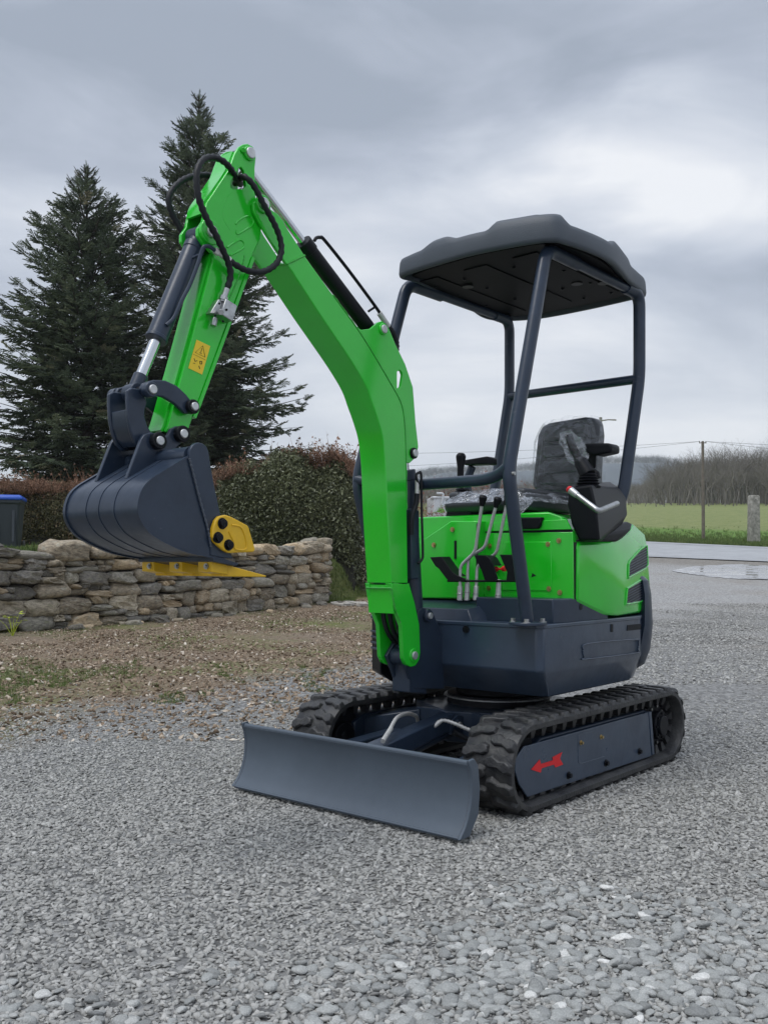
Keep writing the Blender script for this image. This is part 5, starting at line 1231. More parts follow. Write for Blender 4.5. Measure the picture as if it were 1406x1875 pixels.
# ---- canopy roof
ZL = zt_ + .012
lip = [(731, 498), (738, 507), (885, 459), (996, 441), (1040, 444), (1118, 477), (1158, 520), (1180, 541), (1184, 538)]
lipM = [U(x, y, Z=ZL) for x, y in ((733, 505), (812, 478), (885, 459), (996, 440), (1045, 446), (1118, 477), (1156, 517), (1182, 541))]
far_ = [U(x, y, Z=ZL) for x, y in ((1155, 549), (1070, 568), (988, 583), (922, 587), (881, 580), (842, 551), (811, 539), (759, 516))]
outl = lipM + far_
cxr = sum(p.x for p in outl) / len(outl); cyr = sum(p.y for p in outl) / len(outl)
print('roof outline', [(round(p.x, 2), round(p.y, 2)) for p in outl], 'z', round(ZL, 3))
# regular version of that outline: front bowed, corners rounded
xf, xb, yl, yr_ = max(p.x for p in outl), min(p.x for p in outl), max(p.y for p in outl), min(p.y for p in outl)
def rrect(f, b_, l, r, rad, bow=.0, n=7):
    o = []
    for cx__, cy__, a0 in ((f - rad, l - rad, 0), (b_ + rad, l - rad, 90), (b_ + rad, r + rad, 180), (f - rad, r + rad, 270)):
        for k in range(n + 1):
            a = math.radians(a0 + 90 * k / n); o.append(Vector((cx__ + rad * math.cos(a), cy__ + rad * math.sin(a), 0)))
    res = []
    for i, p in enumerate(o):
        q = o[(i + 1) % len(o)]; m_ = max(1, int((q - p).length / .05))
        for k in range(m_): res.append(p.lerp(q, k / m_))
    for p in res:
        if bow and p.x > f - rad * 1.2: p.x += bow * (1 - ((p.y - (l + r) / 2) / ((l - r) / 2)) ** 2)
    return res
RF = dict(f=.405, b_=-.53, l=.475, r=-.315)
base = smooth([Vector((p.x, p.y, 0)) for p in outl], 14, True)
cen = Vector((cxr, cyr, 0))
HB = [(U(788, 478, Z=ZL), .10, .018), (U(945, 449, Z=ZL), .12, .026), (U(1000, 441, Z=ZL), .10, .024), (U(1142, 500, Z=ZL), .14, .020), (far_[2], .15, .028), (far_[5], .12, .026)]
def bumps(x, y):
    """raised blisters of the pressed roof over a gently domed crown"""
    h = .0
    for p_, w_, hh_ in HB:
        d = math.hypot(x - p_.x, y - p_.y); h = max(h, hh_ * float(sstep((w_ - d) / .05)))
    g = math.hypot((x - cxr) / .5, (y - cyr) / .42); h += .022 * max(0, 1 - g * g)
    return h
q = MB(); rings = []
levels = [(.985, -.004, 0), (.998, .0, 0), (1.004, .010, 0), (.997, .050, .3), (.987, .063, .75), (.965, .069, 1), (.93, .071, 1), (.86, .071, 1), (.78, .071, 1), (.66, .072, 1), (.5, .072, 1), (.25, .072, 1)]
for s_, z_, bw in levels:
    rings.append([q.b.verts.new((cen.x + (p.x - cen.x) * s_, cen.y + (p.y - cen.y) * s_, ZL + z_ + bw * bumps(cen.x + (p.x - cen.x) * s_, cen.y + (p.y - cen.y) * s_))) for p in base])
nb = len(base)
for A_, B_ in zip(rings[:-1], rings[1:]):
    for k in range(nb): q.b.faces.new((A_[k], A_[(k + 1) % nb], B_[(k + 1) % nb], B_[k]))
q.b.faces.new(rings[-1])
ir = [[q.b.verts.new((cen.x + (p.x - cen.x) * s_, cen.y + (p.y - cen.y) * s_, ZL + z_)) for p in base] for s_, z_ in ((.965, -.003), (.955, .020), (.5, .024))]
seq = [rings[0]] + ir
for A_, B_ in zip(seq[:-1], seq[1:]):
    for k in range(nb): q.b.faces.new((A_[k], B_[k], B_[(k + 1) % nb], A_[(k + 1) % nb]))
q.b.faces.new(list(reversed(ir[-1])))
roof = q.build('canopy_roof', [M['roofp'], M['liner']], ex, 0, sharp=1.0)
# under side: dark liner plate with bolts and holes
inl = [(cen.x + (p.x - cen.x) * .90, cen.y + (p.y - cen.y) * .90) for p in base]
lin = MB().prism(inl, ZL + .006, ZL + .017, 'Z').build('roof_liner', M['liner'], roof, .003)
for y_ in (.30, .09, -.13): MB().box((cxr, y_, ZL + .004), (.62, .10, .003)).build('liner_panel', M['liner'], roof, .002)
for x_ in (.20, .05, -.15, -.32):
    for y_ in (.32, .20, -.02, -.16): bolt((x_, y_, ZL + .002), (0, 0, -1), .0042, .004, M['plastic'], roof)
for x_, y_ in ((.12, -.06), (-.12, .28), (-.18, .36)): MB().cyl((x_, y_, ZL + .001), (x_, y_, ZL - .001), .022, 20).build('roof_hole', M['ink'], roof)

# ---- seat
sx0 = -.20
bk_out = [(705, 470), (690, 440), (700, 320), (715, 170), (735, 120), (775, 98), (960, 68), (1005, 70), (1030, 95), (1038, 180), (1040, 300), (1035, 420), (1000, 465)]
sb_ = KX('5', [(675, 430), (690, 300), (705, 165), (728, 118), (765, 98), (955, 66), (1000, 68), (1022, 92), (1030, 160), (1020, 300), (1015, 440), (985, 470), (700, 474)], sx0)
seat = MB().prism(sb_, sx0 - .075, sx0 - .01, 'X').build('seat_backrest', M['vinyl'], ex, .022, 4)
cyb = sum(p[0] for p in sb_) / len(sb_); czb = sum(p[1] for p in sb_) / len(sb_)
ins = [(cyb + (y - cyb) * .80, czb + (z - czb) * .82) for y, z in sb_]
MB().prism(ins, sx0 - .03, sx0 + .004, 'X').build('backrest_pad', M['vinyl'], seat, .016, 4)
for k, zc in enumerate((.25, .0, -.25)):
    MB().box((sx0 + .004, cyb, czb + zc * .26), (.022, .19, .055)).build('pad_rib', M['vinyl'], seat, .009, 3)
MB().prism([(y, z) for y, z in ins], sx0 - .10, sx0 - .07, 'X').build('backrest_shell', M['plastic'], seat, .015, 3)
zs = 1.055
cu = MB().hull([(x, y, z) for x in (sx0 + .02, .20) for y in (-.115, .265) for z in (zs - .06, zs)] + [(.225, -.09, zs - .03), (.225, .24, zs - .03)]).build('seat_cushion', M['vinyl'], ex, .022, 4)
for y0, y1 in ((-.10, -.045), (.195, .25)): MB().box(((sx0 + .24) / 2, (y0 + y1) / 2, zs + .006), (.36, .05, .03)).build('cushion_bolster', M['vinyl'], cu, .012, 3)
MB().box((.02, .075, zs - .085), (.34, .33, .045)).build('seat_rail', M['plastic'], ex, .006)
MB().box((.0, .075, zs - .115), (.28, .28, .05)).build('seat_mount', M['plastic'], ex, .004)
sbx = KX('5', [(555, 620), (560, 608), (735, 606), (725, 650), (715, 668), (560, 672)], .225)
MB().prism(sbx, .19, .225, 'X').build('data_plate_box', M['plastic'], ex, .004)
# crumpled film over the backrest and cushion
def film(name, pts_grid, amp, seed, parent=None):
    q = MB(); nr, nc = len(pts_grid), len(pts_grid[0]); vv = []
    for r in range(nr):
        row = []
        for c in range(nc):
            p = Vector(pts_grid[r][c]); nz = noise.noise(Vector((p.x * 11 + seed, p.y * 11, p.z * 7))) * amp + noise.noise(Vector((p.x * 30, p.y * 30 + seed, p.z * 22))) * amp * .5
            row.append(q.b.verts.new(p + Vector((nz, nz * .3, nz * .5))))
        vv.append(row)
    for r in range(nr - 1):
        for c in range(nc - 1): q.b.faces.new((vv[r][c], vv[r][c + 1], vv[r + 1][c + 1], vv[r + 1][c]))
    return q.build(name, M['film'], parent, recalc=False, sharp=3.0)
ymn, ymx = min(p[0] for p in sb_), max(p[0] for p in sb_); zmn, zmx = min(p[1] for p in sb_), max(p[1] for p in sb_)
g_ = []
for r in range(30):
    row = []; z_ = zmn - .02 + (zmx - zmn + .022) * r / 29
    for c in range(26):
        f_ = -1 + 2 * c / 25; wd = (ymx - ymn) / 2 + .004 + .018 * (1 - r / 29) - .03 * (r / 29) ** 8
        row.append((sx0 + .03 - .075 * abs(f_) ** 6 - .03 * (r / 29) ** 8, (ymn + ymx) / 2 + f_ * wd, z_))
    g_.append(row)
film('plastic_wrap', g_, .022, 3.0, seat)
g_ = []
for r in range(22):
    row = []
    for c in range(30):
        f_ = -1 + 2 * c / 29; x_ = sx0 + .03 + .44 * r / 21
        row.append((x_, .075 + f_ * .20, zs + .022 - .05 * max(0, r - 17) / 4 - .05 * abs(f_) ** 8))
    g_.append(row)
film('plastic_wrap', g_, .010, 9.0, cu)

# ---- consoles, joysticks, armrests
lc = MB()
XL = .17
fr_ = [(875, 452), (1020, 440), (1040, 432), (1022, 560), (1045, 735), (930, 735), (892, 650), (873, 540)]
lc.hull([K('5', u, v, X=XL) for u, v in ((878, 452), (1000, 432), (1030, 560), (1045, 730), (935, 733), (895, 650), (873, 540))] +
        [K('5', u, v, Y=.42) for u, v in ((1045, 425), (1150, 450), (1188, 500), (1196, 590), (1170, 640), (1060, 737))] + [K('5', u, v, Y=.32) for u, v in ((1100, 415), (1060, 418))])
lcon = lc.build('side_console', M['plastic'], ex, .008, 3, sharp=.3)
MB().hull([K('5', u, v, Y=.45) for u, v in ((925, 735), (1130, 738), (1215, 672))] + [K('5', u, v, Y=.42) for u, v in ((1222, 640), (1195, 628), (925, 742), (1140, 745))] + [Vector((.1, .3, .90)), Vector((-.28, .28, .95))]).build('console_tray', M['plastic'], ex, .008, 3)
rb = [K('5', u, v, X=.20) for u, v in ((213, 618), (238, 530), (265, 520), (345, 520), (345, 618))]
MB().hull(rb + [p + Vector((-.16, -.02, .0)) for p in rb] + [K('5', u, v, X=.06) for u, v in ((400, 480), (450, 500), (530, 560), (560, 615), (380, 615), (330, 560))]).build('side_console', M['plastic'], ex, .008, 3, sharp=.3)
MB().hull([(x, y, z) for x in (.15, -.15) for y in (-.14, .30) for z in (.93, .955)] ).build('console_deck', M['plastic'], ex, .008)
def bellows(top, bot, r0, r1, n=5):
    top, bot = Vector(top), Vector(bot); path = []; rs = []
    for k in range(n):
        f_ = k / n; r_ = r0 + (r1 - r0) * f_
        path += [top.lerp(bot, f_), top.lerp(bot, f_ + .5 / n)]; rs += [r_ * .86, r_ * 1.12]
    path.append(bot); rs.append(r1)
    return MB().tube(path, rs, 20).build('joystick_boot', M['plastic'], ex, sharp=.9)
# far joystick (bare black knob)
XJ = .12
bellows(K('5', 318, 452, X=XJ), K('5', 312, 522, X=XJ), .028, .046)
js = MB().tube([K('5', 300, 455, X=XJ), K('5', 302, 340, X=XJ), K('5', 303, 300, X=XJ), K('5', 304, 278, X=XJ), K('5', 305, 262, X=XJ)], [.013, .013, .018, .020, .012], 18).build('joystick', M['plastic'], ex, .003)
arp = [K('5', u, v, X=.02) for u, v in ((328, 305), (340, 330), (478, 325), (476, 290), (465, 282))]
MB().hull([p + Vector((dx_, dy_, 0)) for p in arp for dx_ in (-.03, .03) for dy_ in (0,)]).build('armrest', M['plastic'], ex, .012, 4)
MB().tube([K('5', 365, 335, X=.02), K('5', 345, 385, X=.02), K('5', 340, 460, X=.02), K('5', 370, 520, X=.02)], .016, 12).build('armrest_stalk', D_, ex)
# near joystick, wrapped in film, and its armrest
XK = .10
bellows(K('5', 985, 372, X=XK), K('5', 985, 448, X=XK), .028, .044)
MB().tube([K('5', 985, 380, X=XK), K('5', 945, 310, X=XK), K('5', 925, 285, X=XK)], [.030, .024, .014], 18).build('joystick_cone', M['plastic'], ex, .003)
jw = [K('5', 932, 292, X=XK), K('5', 905, 240, X=XK + .01), K('5', 888, 190, X=XK + .015), K('5', 880, 165, X=XK + .015)]
jn = MB().tube(smooth(jw, 4), .015, 16).build('joystick', M['plastic'], ex, .004)
q = MB(); pth = smooth([K('5', 955, 300, X=XK), K('5', 925, 270, X=XK), K('5', 900, 225, X=XK + .01), K('5', 878, 180, X=XK + .015), K('5', 870, 148, X=XK + .015)], 5); nn2 = len(pth)
q.tube(pth, [.022 + .016 * math.sin(math.pi * min(1, i / (nn2 - 1) + .08)) for i in range(nn2)], 18)
for v in q.b.verts: v.co += noise.noise_vector(v.co * 38) * .013
q.build('plastic_wrap', M['film'], jn, recalc=False, sharp=3)
ar2 = [K('5', u, v, X=.0) for u, v in ((975, 232), (990, 215), (1120, 213), (1134, 228), (1132, 262), (1050, 280), (985, 262))]
MB().hull([p + Vector((dx_, 0, 0)) for p in ar2 for dx_ in (-.035, .035)]).build('armrest', M['plastic'], ex, .012, 4)
MB().hull([K('5', u, v, X=0) for u, v in ((985, 262), (1030, 255), (1028, 345), (1000, 350), (975, 310))] + [K('5', u, v, X=-.04) for u, v in ((985, 262), (1030, 255), (1028, 345), (1000, 350))]).build('armrest_stalk', M['plastic'], ex, .008, 3)
q = MB(); q.tube([K('5', 1010, 360, X=.05), K('5', 1030, 372, X=.05), K('5', 1035, 400, X=.05)], .012, 12); q.build('armrest_hinge', M['plastic'], ex, .003)
# lock lever with red grip
lv = [K('5', 882, 455, X=.26), K('5', 920, 480, X=.27), K('5', 985, 540, X=.275), K('5', 1040, 574, X=.27), K('5', 1090, 560, X=.20), K('5', 1140, 533, X=.12)]
lever = MB().tube(bent([lv[0], lv[3], lv[5]], .015), .0095, 14).build('lock_lever', M['zinc'], ex, sharp=1.0)
MB().tube([lv[0] + (lv[0] - lv[1]) * .1, lv[0].lerp(lv[3], .06)], .012, 14).build('lever_grip', M['red'], lever, .004)
MB().tube([lv[0].lerp(lv[3], .05), lv[0].lerp(lv[3], .30)], [.013, .011], 14).build('lever_sleeve', M['pinend'], lever, .003)
MB().hull([K('5', u, v, Y=.43) for u, v in ((1110, 500), (1150, 490), (1165, 510), (1160, 560), (1120, 560))] + [K('5', u, v, Y=.40) for u, v in ((1110, 500), (1150, 490), (1165, 510), (1160, 560), (1120, 560))]).build('lever_pivot', M['plastic'], ex, .005)

# ---- travel levers, footrests
XC = .31
lev = [[(550, 1080), (552, 880), (556, 735), (600, 705), (640, 672), (700, 600), (725, 500), (750, 300), (768, 140)],
       [(620, 1080), (620, 890), (634, 655), (680, 618), (798, 556), (845, 380), (905, 155)],
       [(706, 1080), (712, 880), (722, 740), (760, 700), (858, 664), (914, 608), (960, 370), (1012, 130)]]
for i, l in enumerate(lev):
    xs = XC + .012 * (1 - i)
    pts = [K('B', u, v, X=xs) for u, v in l]
    if i == 0: pts = [pts[0], pts[2], pts[5], pts[8]]; pts[1] = K('B', 556, 735, X=xs); pts[2] = K('B', 702, 598, X=xs - .01)
    elif i == 1: pts = [pts[0], K('B', 634, 650, X=xs), K('B', 798, 556, X=xs), pts[6]]
    else: pts = [pts[0], K('B', 722, 735, X=xs - .01), K('B', 914, 612, X=xs - .01), pts[7]]
    lo_ = MB().tube(bent(pts, .02), .0062, 12).build('control_lever', M['pinend'], ex, sharp=1.0)
    MB().tube([pts[0], pts[0].lerp(pts[1], .42)], [.0105, .0095], 12).build('lever_socket', M['pinend'], lo_, .002)
    MB().tube([pts[0].lerp(pts[1], .18), pts[0].lerp(pts[1], .21)], .0125, 12).build('lever_collar', M['zinc'], lo_, .001)
    d = (pts[-1] - pts[-2]).normalized()
    MB().tube([pts[-1] - d * .002, pts[-1] + d * .012, pts[-1] + d * .030, pts[-1] + d * .038], [.009, .012, .016, .010], 14).build('lever_knob', M['plastic'], lo_, .002)
pg = MB().tube([K('B', 928, 1080, X=XC), K('B', 936, 870, X=XC)], [.0115, .0085], 12).build('pedal_stem', M['pinend'], ex, .002)
MB().tube([K('B', 929, 1035, X=XC), K('B', 930, 1020, X=XC)], .0125, 12).build('lever_collar', M['zinc'], pg, .001)
MB().tube([K('B', 430, 886, X=XC + .012), K('B', 1140, 886, X=XC + .012)], .0045, 8).build('pedal_bar', M['plastic'], ex)
def pedal(pts, X, dx_=.05, name='foot_pedal'):
    return MB().prism(KX('B', pts, X), X, X + .006, 'X')
pedals = [([(255, 650), (370, 645), (480, 800), (530, 835), (605, 862), (600, 890), (450, 892), (415, 860), (345, 765), (310, 740)], .335),
          ([(690, 630), (800, 630), (840, 655), (885, 730), (905, 800), (925, 860), (905, 890), (800, 888), (770, 790)], .335),
          ([(945, 625), (1060, 625), (1090, 645), (1128, 700), (1142, 800), (1140, 880), (1090, 892), (1010, 885), (1020, 800)], .335)]
for pts, X_ in pedals:
    bse = MB().prism(KX('B', pts, X_), X_ - .004, X_ + .002, 'X').build('foot_pedal', M['plastic'], ex, .0015)
    p0 = [K('B', u, v, X=X_) for u, v in (pts[0], pts[1])]
    wall_ = [K('B', u, v, X=X_) for u, v in (pts[1], pts[2], pts[3])]
    q = MB(); q.add([wall_[0], wall_[1], wall_[2], wall_[2] + Vector((-.05, 0, 0)), wall_[1] + Vector((-.05, 0, 0)), wall_[0] + Vector((-.05, 0, 0))], [(0, 1, 4, 5), (1, 2, 3, 4)])
    f_ = q.build('pedal_side', M['plastic'], bse); so = f_.modifiers.new('Solidify', 'SOLIDIFY'); so.thickness = .003
MB().hull([K('5', u, v, X=.30) for u, v in ((685, 905), (708, 920), (680, 930))] + [K('5', u, v, X=.27) for u, v in ((685, 905), (708, 920), (680, 930))]).build('pedal_tip', M['plastic'], ex, .001)
rk = MB()
for a, c in (((893, 767), (935, 768)), ((1000, 763), (960, 768))): rk.tube([K('B', *a, X=.30), K('B', (a[0] + c[0]) / 2, (a[1] + c[1]) / 2, X=.30), K('B', *c, X=.30)], [.0105, .010, .005], 12)
rk.cyl(K('B', 935, 768, X=.30), K('B', 960, 768, X=.30), .004, 8)
rk.build('red_cap', M['red'], ex, .002)
MB().hull([K('B', u, v, X=x_) for u, v in ((905, 790), (960, 785), (1010, 838), (935, 842)) for x_ in (.295, .30)]).build('pedal_pad', G_, ex)
# dark mirror-like end of the far post bend

# ================================================================== scattered growth and stones
rng = np.random.default_rng(7)
# ---- spruces
def spray(seed):
    """one flat, drooping spruce shoot 1 m long with pointed side twigs"""
    rr = random.Random(seed); vs = []; fs = []
    def spike(p, d, L_, r):
        d = d.normalized(); u = d.orthogonal().normalized(); w = d.cross(u); o = len(vs); m_ = p + d * L_ * .35
        for k in range(3): a = 2.094 * k; vs.append(tuple(m_ + (u * math.cos(a) + w * math.sin(a)) * r))
        vs.append(tuple(p)); vs.append(tuple(p + d * L_))
        for k in range(3): fs.append((o + k, o + (k + 1) % 3, o + 4)); fs.append((o + (k + 1) % 3, o + k, o + 3))
    spike(Vector((0, 0, 0)), Vector((1, 0, 0)), 1.0, .026)
    for i in range(9):
        x = .06 + .86 * i / 9
        for s_ in (-1, 1):
            L_ = (.42 - .30 * x) * rr.uniform(.7, 1.25); d = Vector((rr.uniform(.7, 1.0), s_ * rr.uniform(.6, .95), rr.uniform(-.38, .12)))
            p = Vector((x, 0, 0)); spike(p, d, L_, .028)
            for j in range(2):
                f_ = rr.uniform(.3, .8); spike(p + d.normalized() * L_ * f_, d + Vector((.4, -s_ * .5 * (j * 2 - 1), rr.uniform(-.4, .2))), L_ * .45, .022)
    return vs, fs
sprays = [spray(i) for i in range(4)]
needle = inst_mat('spruce_needles', [(0, (.030, .044, .030)), (.45, (.074, .102, .060)), (.8, (.135, .165, .095)), (1, (.23, .21, .13))], .75, .25)
barkm = mat('spruce_bark', (.055, .045, .036), .9, noise_amt=.3, nscale=5, bump=.4, bscale=15)
def spruce(px, topy, D, base_half, H_low, lab, seed, skip=.0):
    a, _ = ray(px, 900); zb_ = float(zt(a * D, D)); H = CAMH + D * (HOR - topy) / FPX - zb_
    rr = np.random.default_rng(seed); root = empty('spruce_tree', (a * D, D, zb_)); tag(root, lab, 'tree')
    MB().tube([(0, 0, -.2), (.03, 0, H * .3), (-.02, .02, H * .6), (0, 0, H * .99)], [.19, .14, .075, .012], 12).build('trunk', barkm, root)
    P_, Ro, Sc, To = [], [], [], []; bv = MB()
    z = H_low
    while z < H * .985:
        f_ = (z - H_low) / (H - H_low); rad = base_half * ((1 - f_) ** .82) * (1 + .08 * math.sin(z * 2.1 + seed)) + .05
        n = int(5 + 5 * (1 - f_)) + 1; az0 = rr.uniform(0, 6.28)
        for k in range(n):
            if rr.random() < skip: continue
            az = az0 + 2 * math.pi * k / n + rr.normal(0, .22); L_ = rad * rr.choice((rr.uniform(.45, .8), rr.uniform(.8, 1.2))); up0 = .30 + .75 * f_ ** 1.5
            steps = max(2, int(L_ / .21)); pts = []
            for s_ in range(steps + 1):
                t_ = s_ / steps; r_ = L_ * t_; dz = L_ * (up0 * t_ - (.62 - .35 * f_) * t_ ** 1.6 + .26 * t_ ** 4)
                pts.append((math.cos(az) * r_, math.sin(az) * r_, z + dz))
            bv.tube([pts[0], pts[len(pts) // 2], pts[-1]], [.03 * (1 - f_) + .012, .018, .005], 4)
            for s_ in range(1, steps + 1):
                p = pts[s_]; q = pts[s_ - 1]; pitch = -math.atan2(p[2] - q[2], math.hypot(p[0] - q[0], p[1] - q[1]))
                t_ = s_ / steps
                if t_ < .18 and rr.random() < .5: continue
                tip_ = s_ == steps
                for sd_ in ((0,) if tip_ else (-1, 1) if t_ > .3 else (rr.choice((-1, 1)),)):
                    ln_ = (.34 + .50 * (1 - t_) * min(1, L_ / 1.4)) * min(1, .22 + (1 - f_) * 5) * rr.uniform(.75, 1.25) * (1 if not tip_ else 1.15)
                    P_.append(p if not tip_ else q); Ro.append((rr.normal(0, .30), pitch + rr.normal(.10, .16), az + sd_ * rr.uniform(.55, 1.05) + rr.normal(0, .1)))
                    Sc.append((ln_, ln_ * rr.uniform(.8, 1.2), ln_)); To.append(np.clip(rr.normal(.42, .2) + .25 * (t_ - .5), 0, 1))
        z += rr.uniform(.19, .31) * (1 - .35 * f_)
    for k in range(7):     # leader
        P_.append((0, 0, H * .985 - .14 * k - .1)); Ro.append((0, -1.50 + .35 * (k > 0) * rr.normal(), rr.uniform(0, 6))); Sc.append((.42, .22, .22)); To.append(.5)
    bv.build('branches', barkm, root)
    n = len(P_); cr_ = scatter('crown', sprays, np.array(P_), np.array(Ro), np.array(Sc), np.array(To), needle, root); cr_['kind'] = 'stuff'
    print('spruce sprays', n)
spruce(160, 304, 24.5, 3.7, .8, 'shorter dark spruce tree at the left, behind the bin and bucket', 3, skip=.05)
spruce(365, 170, 26.5, 3.7, .8, 'taller dark spruce tree directly behind the excavator arm', 5, skip=.10)

# ---- the wood beyond the field: too many stems to count behind the front row
tw = [bare_tree_data(700 + i, 1.0, levels=4, r0=.012, nb=3) for i in range(4)]
woodm = inst_mat('wood_branches', [(0, (.10, .092, .080)), (.5, (.155, .14, .12)), (1, (.20, .185, .165))], .9, .1)
def wood(name, n, D0, D1, px0, px1, h0, h1, m, seed, zoff=0.0, prof=None):
    rr = np.random.default_rng(seed); D = rr.uniform(D0, D1, n); px = rr.uniform(px0, px1, n); x = (px - PCX) / FPX * D
    z = zbase(D) + zoff if prof is None else prof(px, D); h = rr.uniform(h0, h1, n) * (1 if prof is not None or px0 < 1000 else (.45 + .55 * sstep((px - 1160) / 80) + .18 * sstep((px - 1280) / 60)))
    o = scatter(name, tw, np.stack([x, D, z], -1), np.stack([np.zeros(n), np.zeros(n), rr.uniform(0, 6.3, n)], -1), np.stack([h * rr.uniform(1.0, 1.6, n), h * rr.uniform(1.0, 1.6, n), h], -1), rr.uniform(0, 1, n), m)
    return tag(o, kind='stuff')
wood('woodland', 460, 140, 215, 1150, 1500, 5.8, 9.6, woodm, 41)
wood('woodland', 260, 140, 200, 740, 1150, 3.0, 4.4, woodm, 42)
farm_ = inst_mat('far_branches', [(0, (.055, .07, .085)), (.5, (.08, .095, .11)), (1, (.11, .125, .14))], .95, .1)  # same painted haze tint as the far hill
def ridge_z(px, D): return CAMH + D * (HOR - np.interp(px, [400, 700, 800, 880, 960, 1040, 1100, 1150, 1215, 1250, 1330, 1500], [905, 890, 872, 868, 866, 860, 853, 852, 853, 862, 874, 890])) / FPX - 3
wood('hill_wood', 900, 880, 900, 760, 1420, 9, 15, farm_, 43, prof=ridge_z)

# ---- hedges: leaves on a twiggy core
def leaf_cluster(seed, n=7, size=.5, narrow=.5):
    rr = random.Random(seed); vs = []; fs = []
    for _ in range(n):
        p = Vector((rr.gauss(0, .5), rr.gauss(0, .5), rr.gauss(0, .5))); d = Vector((rr.gauss(0, 1), rr.gauss(0, 1), rr.gauss(.2, .7))).normalized(); e_ = d.orthogonal().normalized(); e_.rotate(Matrix.Rotation(rr.uniform(0, 6), 3, d)); nn_ = d.cross(e_) * size * .12
        o = len(vs); vs += [tuple(p - d * size), tuple(p + e_ * size * narrow + nn_), tuple(p + d * size), tuple(p - e_ * size * narrow + nn_)]; fs.append((o, o + 1, o + 2, o + 3))
    return vs, fs
def twig_cluster(seed, n=6):
    rr = random.Random(seed); vs = []; fs = []
    for _ in range(n):
        p = Vector((rr.gauss(0, .12), rr.gauss(0, .12), 0)); d = Vector((rr.gauss(0, .45), rr.gauss(0, .45), 1)).normalized(); L_ = rr.uniform(.5, 1.1); u = d.orthogonal().normalized()
        w = d.cross(u); o = len(vs)
        for k in range(3): vs.append(tuple(p + (u * math.cos(2.09 * k) + w * math.sin(2.09 * k)) * .018))
        vs.append(tuple(p + d * L_)); fs += [(o, o + 1, o + 3), (o + 1, o + 2, o + 3), (o + 2, o, o + 3)]
        for j in range(5):
            c = p + d * L_ * rr.uniform(.3, 1); s_ = rr.uniform(.035, .07); a = Vector((rr.gauss(0, 1), rr.gauss(0, 1), rr.gauss(0, 1))).normalized(); b_ = a.orthogonal().normalized(); o = len(vs)
            vs += [tuple(c), tuple(c + a * s_ + b_ * s_ * .6), tuple(c + a * s_ * 2), tuple(c + a * s_ - b_ * s_ * .6)]; fs.append((o, o + 1, o + 2, o + 3))
    return vs, fs
lc_ = [leaf_cluster(i, 7, .62, .42) for i in range(5)]; tcs = [twig_cluster(50 + i) for i in range(4)]
ever = inst_mat('hedge_leaf', [(0, (.060, .068, .034)), (.4, (.105, .118, .056)), (.75, (.155, .168, .082)), (1, (.22, .22, .125))], .5, .5)
beech = inst_mat('beech_hedge_leaf', [(0, (.045, .045, .022)), (.5, (.10, .095, .045)), (.8, (.15, .105, .06)), (1, (.23, .135, .085))], .75, .3)
redt = inst_mat('red_brown_twigs', [(0, (.085, .055, .038)), (.5, (.18, .10, .066)), (1, (.28, .165, .11))], .85, .2)
grn = inst_mat('grass_blades', [(0, (.035, .065, .012)), (.5, (.070, .12, .022)), (1, (.14, .17, .05))], .7, .3)
